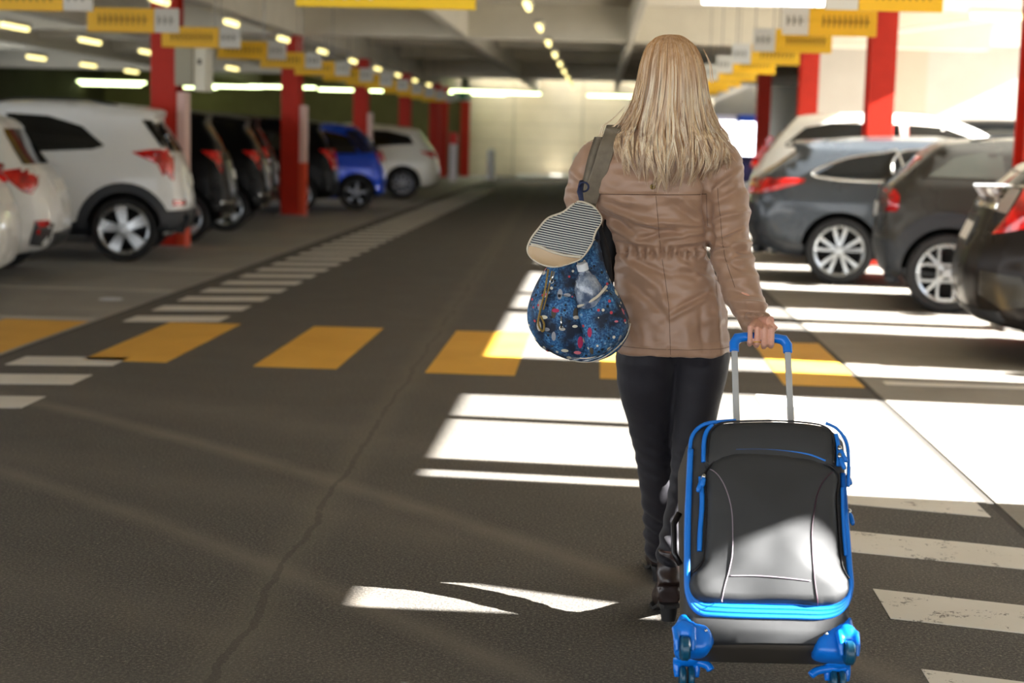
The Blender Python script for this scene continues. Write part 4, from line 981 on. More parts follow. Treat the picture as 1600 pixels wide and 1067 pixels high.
# side handle, feet, rear plate and the telescopic handle
HX = [SC_(1146, 560, 0).x, SC_(1229, 560, 0).x]
HY = -.022
for x_ in HX:
    ztop = SC_(1187, 543, HY).z
    b = MB(); b.box((x_-.0085, HY-.006, zt-.10), (x_+.0085, HY+.006, ztop)); b.build('handle_rod', M_RODM, case, rel=False, bevel=.002)
    b = MB(); b.box((x_-.016, HY-.013, zt-.03), (x_+.016, HY+.013, zt-.004)); b.build('rod_socket', M_CLAD, case, rel=False, bevel=.003)
zg = SC_(1187, 531, HY).z
xm = sum(HX)/2
pth = [(HX[0], HY, zg-.038), (HX[0], HY, zg-.012), (HX[0]+.010, HY, zg+.004), (HX[0]+.03, HY, zg+.008), (xm, HY, zg+.010), (HX[1]-.03, HY, zg+.006), (HX[1]-.010, HY, zg+.002), (HX[1], HY, zg-.014), (HX[1], HY, zg-.038)]
b = MB(); b.tube(pth, [.0135, .0145, .0155, .0135, .0125, .0135, .0155, .0145, .0135], 14, up=(0, 1, 0)); o = b.build('handle_grip', M_BLUP, case, True, rel=False); remesh(o, .0025, 2)
GRIP = CM @ Vector((xm, HY, zg+.010))
b = MB(); b.tube([(xl-.002, -.12, .30), (xl-.018, -.12, .33), (xl-.018, -.12, .41), (xl-.002, -.12, .44)], .008, 8); b.build('side_handle', M_PIPE, case, True, rel=False)
# ------------------------------------------------------------------ backpack
BY = 4.70
bag = empty('backpack', tuple(A(905, 566, BY)), label='blue printed backpack with striped flap hanging off the woman\'s left shoulder', cat='backpack')
def printed():
    k = NT('printed_denim'); v = k.coord(); p = k.p
    base = k.ramp(k.noise(v, 160, 3, .7), [(.35, rgb(14, 48, 88)), (.5, rgb(34, 96, 150)), (.66, rgb(100, 156, 196))])
    base = k.mix(k.ramp(k.noise(v, 11, 3), [(.42, (0, 0, 0, 1)), (.60, (1, 1, 1, 1))]), rgb(12, 26, 48), base)
    def motif(scale, rot, stops, thr, c, seed):
        mp = k.n('ShaderNodeMapping', Scale=scale, Rotation=rot, Location=(seed, seed*.7, seed*.3)); k.l(v, mp.inputs['Vector'])
        vo = k.n('ShaderNodeTexVoronoi', Scale=1.0, Randomness=.75); k.l(mp.outputs['Vector'], vo.inputs['Vector'])
        s = k.n('ShaderNodeSeparateColor'); k.l(vo.outputs['Color'], s.inputs[0])
        m = k.math('MULTIPLY', k.math('LESS_THAN', vo.outputs['Distance'], thr), k.math('GREATER_THAN', s.outputs['Green'], .30))
        col = k.ramp(s.outputs['Red'], stops); k.t.nodes[-1].color_ramp.interpolation = 'CONSTANT'
        return k.mix(m, c, col)
    cs = [(0, rgb(196, 190, 176)), (.28, rgb(206, 112, 124)), (.45, rgb(150, 152, 158)), (.62, rgb(226, 220, 196)), (.80, rgb(70, 62, 50)), (.9, rgb(170, 34, 80))]
    c = motif((34, 18, 15), (0, .35, 0), cs, .27, base, 1.3)
    c = motif((20, 16, 40), (0, -.5, 0), cs, .22, c, 4.1)
    c = motif((58, 26, 58), (0, .2, 0), [(0, rgb(10, 14, 22)), (.4, rgb(214, 206, 186)), (.6, rgb(20, 22, 30)), (.8, rgb(190, 60, 70)), (.92, rgb(120, 150, 180))], .26, c, 7.7)
    k.l(c, p.inputs['Base Color']); p.inputs['Roughness'].default_value = .7; k.bump(k.noise(v, 500, 2), .3, .001); return k.m
def stripes(name, a, c, sc, rot, duty=.5):
    k = NT(name); v = k.coord((1, 1, 1), rot=rot); s = k.n('ShaderNodeSeparateXYZ'); k.l(v, s.inputs[0])
    w_ = k.math('GREATER_THAN', k.math('FRACT', k.math('MULTIPLY_ADD', s.outputs['Z'], sc, k.math('MULTIPLY', k.noise(v, 6, 2), .35))), duty)
    k.l(k.mix(w_, a, c), k.p.inputs['Base Color']); k.p.inputs['Roughness'].default_value = .75; k.bump(k.noise(v, 400, 2), .3, .001); return k.m
M_PRINT = printed(); M_STR = stripes('striped_ticking', rgb(22, 28, 48), rgb(196, 198, 192), 150, (0, R(-9), 0), .50); M_STRB = stripes('striped_base', rgb(24, 34, 58), rgb(190, 194, 196), 100, (0, R(20), 0), .55)
M_TAN = mat('beige_leatherette', rgb(196, 168, 132), .42, vary=.08, bump=.2, bscale=90, bdist=.002); M_CREAM = mat('cream_trim', rgb(206, 196, 176), .6); M_STRAP = mat('taupe_webbing', rgb(116, 106, 90), .75, vary=.15, vscale=40, bump=.4, bscale=300)
rows = [(372, 884, 936, .050), (400, 868, 942, .062), (430, 846, 951, .072), (460, 831, 968, .080), (490, 823.5, 982, .085), (515, 827, 984, .082), (537, 842, 973, .074), (552, 862, 958, .060), (561, 884, 938, .040), (564, 900, 922, .012)]
v = []; f = []; n_ = 40; rr = curve_pts([(y, l, r_, ) for y, l, r_, d in rows], 27); dd = [interp([(y, d) for y, l, r_, d in rows], p.x)[0] for p in rr]
for p, d in zip(rr, dd):
    a_, c_ = A(p.y, p.x, BY), A(p.z, p.x, BY); mid = (a_+c_)/2; hw = (c_.x-a_.x)/2
    for k in range(n_):
        th = 2*PI*k/n_; ex = .85
        x = math.copysign(abs(math.cos(th))**ex, math.cos(th)); y = math.copysign(abs(math.sin(th))**ex, math.sin(th))
        q = Vector((mid.x+hw*x, BY+d*y*1.0, mid.z))
        fr = max(0, -y); nz = noise.noise(Vector((q.x*22, 1.7, q.z*9)))
        q.y += nz*.016*fr; q.y -= .0
        # vertical gathers under the drawstring
        g_ = sstep(mid.z-.2, mid.z+.3, mid.z); top = sstep(.98, 1.10, mid.z); q.y += top*.010*math.sin(q.x*160)*fr
        v.append(q)
for i in range(len(rr)-1):
    for k in range(n_): f.append((i*n_+k, (i+1)*n_+k, (i+1)*n_+(k+1) % n_, i*n_+(k+1) % n_))
f.append(tuple(range(n_))); f.append(tuple((len(rr)-1)*n_+k for k in reversed(range(n_))))
bb = mesh_obj('body', v, f, M_PRINT, bag); remesh(bb, .005, 2)
# world-space bvh for decorating
def wbvh(o, root): m_ = Matrix.LocRotScale(root.location, root.rotation_euler, None); return BVHTree.FromPolygons([m_ @ q.co for q in o.data.vertices], [tuple(p.vertices) for p in o.data.polygons])
bv = wbvh(bb, bag)
def A2(px, py, Y): q = A(px, py, Y); return (q.x, q.z)
def wpatch(name, px, m, root, bvh, off, thick, res=.008, Yr=BY, bulge=0.0, br=.01, smooth=3):
    poly = [(p.x, p.y) for p in curve_pts([(a, c_, 0) for a, c_ in [A2(x, y, Yr) for x, y in px]], len(px)*smooth, True)]
    bvl = bvh; o = patch(name, poly, lambda a, c_: (a, Yr, c_), (0, 1, 0), bvl, m, None, off, thick, res, 2.0, bulge, br)
    if o is None: return None
    li = Matrix.Translation(-root.location); o.data.transform(li); o.parent = root; return o
# front pocket (dark, left) and side pocket with the bottle (right)
wpatch('front_pocket', [(830, 470), (860, 455), (897, 462), (910, 490), (915, 530), (905, 556), (870, 552), (843, 538), (828, 505)], M_PRINT, bag, bv, .002, .02, bulge=.022, br=.05)
pk = wpatch('side_pocket', [(903, 478), (925, 470), (946, 449), (966, 462), (981, 492), (980, 515), (955, 540), (925, 553), (914, 530), (906, 500)], M_PRINT, bag, bv, .003, .02, bulge=.042, br=.012)
pv = wbvh(pk, bag)
def line_w(px, m, name, root, r_, bvhs, off=.002, Yr=BY, n_=40, closed=False, squash=1.0):
    pts = []
    for p in curve_pts([(x, y, 0) for x, y in px], n_, closed):
        q = A(p.x, p.y, Yr); best = None
        for bq in bvhs:
            h = bq.ray_cast(Vector((q.x, 2.5, q.z)), Vector((0, 1, 0)))
            if h[0] and (best is None or h[0].y < best.y): best = h[0]
        if best is None: best = pts[-1]+Vector((0, off, 0)) if pts else q; best = Vector((q.x, best.y, q.z))
        pts.append(Vector((best.x, best.y-off, best.z)))
    b = MB(); b.tube(pts, r_, 8, squash=squash, up=(0, 1, 0)); return b.build(name, m, root, True)
b = MB(); b.tube([A(p.x, p.y, BY-.118+.02*abs(i-9)/9) for i, p in enumerate(curve_pts([(903, 479, 0), (920, 472, 0), (935, 462, 0), (948, 447, 0)], 18))], .0042, 8); b.build('pocket_trim', M_CREAM, bag, True)
for o_ in (0, 4.0, 8.0): line_w([(985-o_*.7, 505-o_), (976-o_, 527-o_), (955-o_, 547-o_), (925, 562-o_), (890, 563-o_)], M_CREAM if o_ != 4.0 else M_STRB, 'base_piping', bag, .0022, [bv], .001)
# flap
fl = [(901, 316), (917, 318), (930, 326), (940, 343), (931, 361), (923, 382), (909, 401), (890, 410), (868, 415), (849, 412), (832, 402), (825, 389), (830, 373), (843, 355), (857, 340), (880, 331)]
poly = [(p.x, p.y) for p in curve_pts([(a, c_, 0) for a, c_ in [A2(x, y, BY-.10) for x, y in fl]], 64, True)]
vs, fs, dist, border = grid_tri(poly, .008)
def flapy(x, z):
    a_ = A(905, 320, BY-.1); t = (a_.z-z)/.20
    return BY-.085-.06*math.sin(min(1, max(0, t))*PI*.75)+.10*(x-a_.x+.03)**2*8 + .004*noise.noise(Vector((x*25, 0, z*25)))
n_ = len(vs); v = [(p.x, flapy(p.x, p.y)-.004*min(1, d/.01), p.y) for p, d in zip(vs, dist)]+[(p.x, flapy(p.x, p.y)+.008, p.y) for p in vs]
f = list(fs)+[tuple(n_+i for i in reversed(x)) for x in fs]; nb = len(border); f += [(border[(i+1) % nb], border[i], n_+border[i], n_+border[(i+1) % nb]) for i in range(nb)]
fo = mesh_obj('flap', v, f, M_STR, bag); smooth_by_angle(fo, 1.2); fv = wbvh(fo, bag)
tip = [(831, 381), (845, 384), (860, 390), (880, 396), (909, 400), (890, 410), (868, 415), (849, 412), (832, 402), (825, 390)]
tp = wpatch('flap_tip', tip, M_TAN, bag, fv, .003, .004, .006, BY-.10, smooth=4)
ed = line_w(fl, M_CREAM, 'flap_piping', bag, .0030, [fv], .001, BY-.10, 80, True)
line_w([(831, 381), (845, 384), (860, 390), (880, 396), (908, 400)], mat('lace_trim', rgb(216, 206, 186), .8, bump=.8, bscale=160, bdist=.004), 'lace', bag, .004, [fv], .004, BY-.10, 40)
# chain cord and pulls
def tw(px, name, m, r_, off=.006, turns=26):
    pts = []
    for p in curve_pts([(x, y, 0) for x, y in px], 90):
        q = A(p.x, p.y, BY); h = bv.ray_cast(Vector((q.x, 2.5, q.z)), Vector((0, 1, 0))); y_ = (h[0].y if h[0] else BY)-off-.028
        pts.append(Vector((q.x, y_, q.z)))
    b = MB()
    for ph in (0, PI):
        b.tube([p+Vector((math.cos(ph+i*turns*2*PI/90), math.sin(ph+i*turns*2*PI/90), 0))*r_*.9 for i, p in enumerate(pts)], r_*.75, 6)
    return b.build(name, m, bag, True)
M_GOLD = mat('gold_cord', rgb(150, 124, 60), .4, .3)
tw([(858, 418), (853, 450), (846, 480), (843, 500), (850, 512), (852, 500), (847, 488)], 'gold_chain', M_GOLD, .0024)
tw([(864, 420), (858, 450), (851, 478)], 'drawstring', M_GOLD, .0016)
for a0, a1 in (((877, 494), (877, 512)), ((866, 424), (862, 440))):
    q0, q1 = A(a0[0], a0[1], BY-.115), A(a1[0], a1[1], BY-.118)
    b = MB(); b.tube([q0, q0.lerp(q1, .5), q1], [.002, .003, .0035], 8); b.ring(q1, (0, 1, 0), .005, .0015, 16, 6); b.build('zip_pull', M_ZIP, bag, True)
# collar of the bag above the body + dark back panel
b = MB(); b.tube([A(912, 372, BY), A(915, 345, BY+.01), A(920, 325, BY+.02)], [.050, .034, .022], 16); o = b.build('gathered_top', M_PRINT, bag, True)
b = MB(); b.tube([A(936, 350, BY+.06), A(946, 400, BY+.075), A(951, 440, BY+.075), A(955, 470, BY+.07)], [.012, .026, .024, .012], 12, squash=.6); b.build('back_panel', mat('black_mesh', rgb(14, 14, 18), .8), bag, True)

# ------------------------------------------------------------------ water bottle in the side pocket
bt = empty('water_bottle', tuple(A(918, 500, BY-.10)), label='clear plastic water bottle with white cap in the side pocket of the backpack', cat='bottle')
k = NT('plastic_painted_glints'); k.l(k.ramp(k.noise(k.coord((1, 1, .6)), 34, 3), [(.38, rgb(92, 112, 146)), (.62, rgb(206, 220, 238))]), k.p.inputs['Base Color']); k.p.inputs['Coat Weight'].default_value = 1.0; k.p.inputs['Roughness'].default_value = .06; k.p.inputs['Transmission Weight'].default_value = .45; k.p.inputs['IOR'].default_value = 1.38  # cloudy light and dark tones painted in to suggest reflections
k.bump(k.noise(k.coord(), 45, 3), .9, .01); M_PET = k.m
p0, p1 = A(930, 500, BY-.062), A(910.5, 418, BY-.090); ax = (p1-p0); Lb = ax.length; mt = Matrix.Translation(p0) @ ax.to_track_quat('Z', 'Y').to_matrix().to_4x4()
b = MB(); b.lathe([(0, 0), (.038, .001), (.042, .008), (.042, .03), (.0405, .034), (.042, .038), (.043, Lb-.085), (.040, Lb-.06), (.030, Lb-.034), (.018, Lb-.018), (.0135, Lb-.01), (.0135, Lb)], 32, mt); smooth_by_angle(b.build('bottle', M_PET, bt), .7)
b = MB(); b.lathe([(0.016, Lb-.008), (.0165, Lb+.010), (.014, Lb+.013), (0, Lb+.013)], 24, mt); smooth_by_angle(b.build('cap', mat('white_cap', rgb(226, 230, 232), .4), bt), .5)
# ------------------------------------------------------------------ the walking woman
PY = 4.90
per = empty('person', (0.235, 4.86, 0), label='woman with long blonde hair in brown jacket and black trousers, pulling the suitcase', cat='person')
def proj(v):
    d = Vector(v)-CO; z = d.dot(FW); return 800+F_PX*d.dot(RT)/z, 533.5-F_PX*d.dot(UP)/z
def PX(n, Y=PY): return n*Y/F_PX            # pixels to metres at a depth
def limb(mb, pts, n=20, sq=1.0, samples=30):
    """pts: (px, py, half-width px, Y)"""
    c = curve_pts([(x, y, r_, Y) for x, y, r_, Y in pts] if False else [Vector((x, y, r_)) for x, y, r_, Y in pts], samples)
    Ys = curve_pts([Vector((Y, 0, 0)) for x, y, r_, Y in pts], samples)
    P = [A(p.x, p.y, q.x) for p, q in zip(c, Ys)]; Rr = [PX(p.z, q.x) for p, q in zip(c, Ys)]
    mb.tube(P, Rr, n, True)
    mb.ell(P[0], (Rr[0],)*3, 16, 10); mb.ell(P[-1], (Rr[-1],)*3, 16, 10)
    return P, Rr
LEGL = [(1010, 556, 49, 4.90), (1011, 600, 46, 4.915), (1018, 650, 40, 4.935), (1025, 700, 35, 4.955), (1028, 745, 31, 4.97), (1031, 790, 28.5, 5.0), (1031, 830, 26, 5.035), (1029, 858, 22.5, 5.06)]
LEGR = [(1096, 556, 46, 4.90), (1092, 600, 40, 4.895), (1086, 650, 34, 4.885), (1080, 700, 31, 4.87), (1075, 745, 29, 4.85), (1066, 800, 27, 4.78), (1053, 845, 24.5, 4.70), (1045, 874, 21, 4.655)]
# skin body: one continuous surface
M_SKIN = mat('skin', rgb(214, 160, 138), .45, vary=.06, vscale=40); M_SKIN.node_tree.nodes['Principled BSDF'].inputs['Subsurface Weight'].default_value = .15
M_SKIN.node_tree.nodes['Principled BSDF'].inputs['Subsurface Radius'].default_value = (.01, .004, .002)
b = MB()
HC = A(1051, 118, 4.945)                     # head centre
b.ell(HC+Vector((0, 0, .015)), (.074, .092, .098), 28, 18); b.ell(HC+Vector((0, .022, -.045)), (.058, .070, .075), 24, 14)
b.ell(HC+Vector((0, .098, -.028)), (.012, .016, .022), 12, 8); b.tube([HC+Vector((0, .088, .01)), HC+Vector((0, .104, -.03))], [.007, .012], 10)
for s in (-1, 1):
    b.ell(HC+Vector((s*.074, .0, -.018)), (.010, .020, .030), 14, 10); b.ell(HC+Vector((s*.028, .082, .010)), (.014, .010, .010), 12, 8)
    b.ell(HC+Vector((s*.030, .082, .028)), (.020, .010, .006), 12, 8); b.ell(HC+Vector((s*.034, .070, -.035)), (.022, .020, .022), 12, 8)
b.ell(HC+Vector((0, .085, -.068)), (.022, .010, .008), 12, 8); b.ell(HC+Vector((0, .076, -.100)), (.020, .018, .016), 12, 8)
b.tube([HC+Vector((0, .0, -.06)), HC+Vector((0, -.01, -.13)), HC+Vector((0, -.02, -.20))], [.052, .050, .062], 20)
TR = [(1047, 250, 62), (1040, 320, 66), (1038, 395, 56), (1048, 470, 68), (1052, 540, 74)]
b.tube([A(x, y, PY+.01) for x, y, r_ in TR], [PX(r_)*.72 for x, y, r_ in TR], 24)
b.tube([A(935, 250, PY), A(1045, 235, PY), A(1120, 250, PY)], [.03, .05, .03], 16)
for Lg in (LEGL, LEGR): limb(b, [(x, y, r_*.72, Y) for x, y, r_, Y in Lg], 16)
SHR = [(1126, 246, 20, 4.90), (1136, 310, 20, 4.88), (1137, 385, 18, 4.82), (1155, 440, 17, 4.75), (1172, 480, 15, 4.70), (1184, 503, 13.5, 4.675)]
limb(b, SHR, 16)
SHL = [(922, 250, 20, 4.90), (912, 310, 20, 4.92), (914, 385, 18, 4.97), (925, 350, 15, 5.06), (938, 305, 12, 5.12)]
limb(b, SHL, 14)
# right hand closed round the suitcase grip
gx, gy, gz = GRIP
fx = [A(x, 531, gy).x for x in (1170.5, 1181.5, 1193, 1204)]
fr = [.0074, .0080, .0084, .0082]; fdz = [.003, .0, -.002, .0]
W0 = A(1184, 503, 4.675)
for i, x in enumerate(fx):
    r_ = fr[i]; z0 = gz+fdz[i]; q = .0135+r_
    P = [Vector((x, gy-q*.86, z0+.024)), Vector((x, gy-q*1.12, z0+.004)), Vector((x+.0005, gy-q*.98, z0-.016)), Vector((x+.001, gy-q*.25, z0-.0245-.001)), Vector((x+.001, gy+q*.55, z0-.019)), Vector((x+.001, gy+q*.98, z0-.004)), Vector((x, gy+q*.95, z0+.006))]
    b.tube(P, [r_*1.06, r_*1.0, r_*1.07, r_*1.0, r_*.97, r_*.92, r_*.75], 14); b.ell(P[-1], (r_*.75,)*3, 10, 8)
    b.ell(P[0], (r_*1.12, r_*1.2, r_*1.2), 12, 8)
    b.tube([P[0], P[0].lerp(W0, .5)+Vector((0, -.004, 0)), W0], [r_*1.12, .013, .016], 14)
    if i == 1: RINGP = P[2].copy()
tb = Vector((fx[3]-.002, gy+.008, gz+.046))
b.tube([W0, tb, Vector((fx[3]+.010, gy+.018, gz+.026)), Vector((fx[3]+.000, gy+.026, gz+.008)), Vector((fx[2]+.004, gy+.0275, gz-.000))], [.015, .0135, .0115, .0098, .0085], 14); b.ell((fx[2]+.004, gy+.0275, gz), (.0085,)*3, 10, 8)
# left hand holding the strap in front
LH = A(938, 305, 5.12)
for i in range(4):
    o_ = Vector((.010+i*.002, .0, .030-i*.019)); b.tube([LH+Vector((0, 0, .01)), LH+o_+Vector((.012, .012, 0)), LH+o_+Vector((.034, .008, 0)), LH+o_+Vector((.040, -.012, 0)), LH+o_+Vector((.022, -.020, 0))], [.014, .0095, .009, .0085, .0075], 10)
b.tube([LH, LH+Vector((.012, -.014, .045)), LH+Vector((.034, -.02, .05))], [.014, .011, .009], 10)
body = b.build('body', M_SKIN, per, True); remesh(body, .0024, 3, .5)
b = MB(); b.ring(RINGP+Vector((0, 0, .002)), (0, .25, 1), .0100, .0017, 24, 8); b.build('ring', mat('gold', rgb(226, 180, 80), .2, 1.0), per, True)
b = MB()
for s in (-1, 1): b.ell(HC+Vector((s*.028, .086, .010)), (.010, .008, .008), 16, 10)
b.build('eyes', mat('eye_white', rgb(230, 230, 230), .2), per, True)

# trousers
def cloth(name, col, rough, spec, sheen=0.0, b1=30, s1=.25, vary=.12):
    k = NT(name); v = k.coord(); p = k.p; p.inputs['Roughness'].default_value = rough; p.inputs['Specular IOR Level'].default_value = spec; p.inputs['Sheen Weight'].default_value = sheen
    f = k.noise(v, b1, 5, .6); c = k.mix(k.noise(v, 5, 4), tuple(x*(1-vary) for x in col[:3])+(1,), tuple(min(1, x*(1+vary)) for x in col[:3])+(1,)); k.l(c, p.inputs['Base Color'])
    k.bump(k.math('ADD', k.math('MULTIPLY', k.noise(v, 700, 2), .25), f), s1, .004); return k.m
M_TRO = cloth('black_trousers', rgb(18, 15, 24), .62, .35, .15, 25, .35)
b = MB(); limb(b, LEGL, 28, samples=40); limb(b, LEGR, 28, samples=40)
b.ell(A(1052, 520, 4.905), (.150, .098, .10), 32, 16); b.ell(A(1014, 548, 4.885), (.078, .085, .08)); b.ell(A(1093, 548, 4.885), (.078, .085, .08))
tro = b.build('trousers', M_TRO, per, True); remesh(tro, .006, 5, .5)
off = per.location
def disp(o, fn):
    me = o.data; N = [v.normal.copy() for v in me.vertices]
    for v, n_ in zip(me.vertices, N):
        w_ = v.co+off; d = fn(w_, n_)
        if d: v.co += n_*d
    me.update()
def tfold(w_, n_):
    q = Vector((w_.x*9, w_.y*6, w_.z*26)); d = .0030*noise.noise(q*.8)
    kz = (w_.z-.43)/.10; d += .0016*math.exp(-kz*kz)*math.sin(w_.z*150+w_.x*50)
    az = (w_.z-.20)/.09; d += .0040*math.exp(-az*az)*math.sin(w_.z*120+w_.x*70+1)
    return d
disp(tro, tfold)
# boots
M_BOOT = mat('dark_brown_leather', rgb(46, 32, 28), .35, vary=.2, vscale=12, bump=.3, bscale=60, bdist=.002); M_SOLE = mat('boot_sole', rgb(16, 14, 13), .5)
def boot(heel, ank, lift, yaw):
    """heel: ground point under the heel; ank: world ankle point"""
    h = Vector((heel.x, heel.y, 0)); dr = Vector((math.sin(yaw), math.cos(yaw), 0)); b = MB(); up = Vector((0, 0, 1))
    a0 = h+dr*.035+up*(.10+lift)
    b.tube([ank+up*.05, ank, a0], [.034, .036, .037], 22)
    b.tube([h+dr*.018+up*(.075+lift), h+dr*.07+up*(.075+lift*.8), h+dr*.13+up*(.055+lift*.4), h+dr*.19+up*.036, h+dr*.232+up*.028], [.034, .040, .038, .036, .022], 20, squash=1.0)
    b.tube([a0, h+dr*.10+up*(.075+lift*.6)], [.038, .036], 18)
    o = b.build('boot', M_BOOT, per, True); remesh(o, .005, 6, .5)
    def w(w_, n_): return .0012*math.sin(w_.z*150+w_.x*25)*math.exp(-((w_.z-.14)/.05)**2)
    disp(o, w)
    b = MB(); cs = []
    for (t, hw, z) in ((-.014, .018, .045+lift), (.0, .029, .045+lift), (.05, .029, .045+lift*.9), (.10, .027, .022+lift*.5), (.14, .036, .006), (.19, .040, .003), (.235, .024, .003)): cs.append((t, hw, z))
    rt_ = Vector((dr.y, -dr.x, 0)); base = []
    for t, hw, z in cs: base += [h+dr*t-rt_*hw+up*z, h+dr*t+rt_*hw+up*z, h+dr*t+rt_*hw+up*(z+.010), h+dr*t-rt_*hw+up*(z+.010)]
    f = [(0, 1, 2, 3)]
    for i in range(len(cs)-1):
        for k in range(4): f.append((i*4+k, (i+1)*4+k, (i+1)*4+(k+1) % 4, i*4+(k+1) % 4))
    e = (len(cs)-1)*4; f.append((e+3, e+2, e+1, e)); b.add(base, f)
    b.build('sole', M_SOLE, o, rel=True) if False else None
    s = b.build('sole', M_SOLE, per, False)
    s.parent = o
    b = MB(); z0 = lift*.85
    b.tube([h+dr*.022+up*(.046+lift), h+dr*.018+up*z0+up*.001], [.027, .021], 18); s = b.build('heel', M_SOLE, per, False); s.parent = o; smooth_by_angle(s, .6)
boot(G(1024, 910)+Vector((.015, 0, 0)), A(1030, 862, 5.075), 0.0, -.05); boot(G(1043, 978)+Vector((.004, 0, 0)), A(1045, 884, 4.655), 0.012, -.06)

# jacket
M_JAC = cloth('brown_jacket_cotton', rgb(162, 128, 104), .42, .5, .2, 22, .22, .04)
rows = [(190, 1012, 1080, .045, .050), (200, 990, 1102, .062, .062), (212, 950, 1128, .078, .075), (226, 928, 1137, .098, .085), (250, 921, 1133, .115, .10), (280, 926, 1124, .124, .11), (310, 933, 1118, .124, .11), (345, 947, 1113, .114, .105), (375, 957, 1109, .104, .10), (396, 960, 1109, .100, .10), (420, 960, 1115, .106, .105), (460, 960, 1128, .120, .112), (500, 962, 1137, .130, .116), (530, 964, 1140, .132, .118), (549.5, 966, 1141, .133, .12)]
b = MB(); n_ = 56; cp = curve_pts([Vector((y, l, r_)) for y, l, r_, d, e in rows], 84); v = []; f = []
for p in cp:
    d, e = interp([(r_[0], r_[3], r_[4]) for r_ in rows], p.x); a_, c_ = A(p.y, p.x, PY), A(p.z, p.x, PY); m_ = (a_+c_)/2; hw = (c_.x-a_.x)/2
    for k in range(n_):
        th = 2*PI*k/n_; ex = .80; cx, sx_ = math.cos(th), math.sin(th); x = math.copysign(abs(cx)**ex, cx); y = math.copysign(abs(sx_)**ex, sx_)
        tt = (x+1)/2; z = a_.z+(c_.z-a_.z)*tt
        v.append(Vector((m_.x+hw*x, PY+.01+(y*(d if y < 0 else e)), z)))
for i in range(len(cp)-1):
    for k in range(n_): f.append((i*n_+k, (i+1)*n_+k, (i+1)*n_+(k+1) % n_, i*n_+(k+1) % n_))
f.append(tuple(range(n_))); f.append(tuple((len(cp)-1)*n_+k for k in reversed(range(n_)))); b.add(v, f)
SR = [(1108, 236, 26, 4.905), (1124, 252, 31, 4.90), (1133, 300, 34, 4.885), (1137, 350, 33, 4.86), (1140, 388, 33, 4.82), (1150, 430, 31, 4.775), (1164, 468, 28, 4.73), (1176, 494, 25.5, 4.69), (1184, 510, 22, 4.672), (1186, 519, 20.5, 4.665)]
limb(b, SR, 26, samples=60)
SL = [(950, 236, 25, 4.905), (929, 252, 29, 4.905), (917, 285, 30, 4.91), (913, 320, 31, 4.925), (914, 365, 30, 4.95), (918, 385, 30, 4.97), (926, 360, 27, 5.03), (936, 320, 22, 5.09)]
limb(b, SL, 22, samples=40)
jac = b.build('jacket', M_JAC, per, True); remesh(jac, .0052, 4, .5)
folds = [  # x0 y0 x1 y1 width amp
 (936, 318, 985, 340, 5, .007), (985, 340, 1038, 358, 6, .008), (938, 334, 990, 362, 4, -.005), (990, 352, 1060, 366, 5, -.006), (1010, 345, 1098, 352, 4, .005), (1030, 372, 1104, 362, 4.5, .007), (1036, 360, 1080, 368, 3, -.004),
 (950, 350, 1000, 378, 5, .006), (1000, 374, 1036, 366, 4, -.005), (1066, 312, 1096, 338, 4, .005), (1050, 318, 1088, 345, 5, -.004), (960, 372, 1030, 384, 4, .004), (1046, 382, 1102, 374, 3.5, .005), (1050, 390, 1104, 384, 3, -.004),
 (948, 308, 1010, 322, 6, .004), (1030, 306, 1090, 312, 5, .003),
 (972, 404, 1030, 450, 7, .006), (985, 404, 1046, 430, 5, -.005), (1030, 450, 1046, 496, 7, .004), (970, 430, 1040, 492, 7, -.005), (1047, 496, 1100, 468, 5, .006), (1050, 488, 1110, 455, 5, -.005), (1060, 412, 1112, 440, 6, .004), (1058, 428, 1108, 425, 6, -.003), (1000, 500, 1010, 545, 8, .003), (1070, 500, 1075, 546, 9, .003), (968, 470, 990, 520, 8, -.003), (1096, 480, 1100, 545, 7, -.005), (1118, 470, 1126, 545, 6, .004),
 # sleeve
 (1112, 300, 1160, 262, 5, .006), (1112, 318, 1166, 290, 6, -.006), (1115, 345, 1168, 330, 6, .007), (1112, 372, 1166, 352, 5, -.006), (1115, 395, 1172, 380, 5, .009), (1120, 382, 1170, 394, 4, -.007), (1122, 412, 1178, 404, 5, .006), (1128, 402, 1160, 420, 4, -.005), (1130, 440, 1184, 432, 6, .004), (1138, 452, 1190, 462, 5, -.005), (1140, 470, 1196, 478, 4, .006), (1150, 484, 1200, 486, 3, -.006), (1154, 494, 1204, 496, 3, .006), (1160, 505, 1206, 504, 3, -.003), (1102, 285, 1106, 340, 5, -.010), (1105, 335, 1111, 400, 5, -.009), (1094, 268, 1104, 290, 5, -.006),
 (1096, 262, 1150, 254, 5, .005), (1104, 276, 1144, 240, 4, -.005), (896, 270, 930, 300, 5, .005), (890, 300, 925, 320, 5, -.005), (1110, 268, 1128, 232, 4, .005)]
folds += [(x, 389+2*math.sin(x), x+2*math.cos(x*7), 402+2*math.sin(x*3), 2.6, .0055*(1 if i % 2 else -1)) for i, x in enumerate(range(978, 1106, 7))]
folds += [(1163+i*5, 488, 1165+i*5, 497, 2.2, .003*(1 if i % 2 else -1)) for i in range(8)]
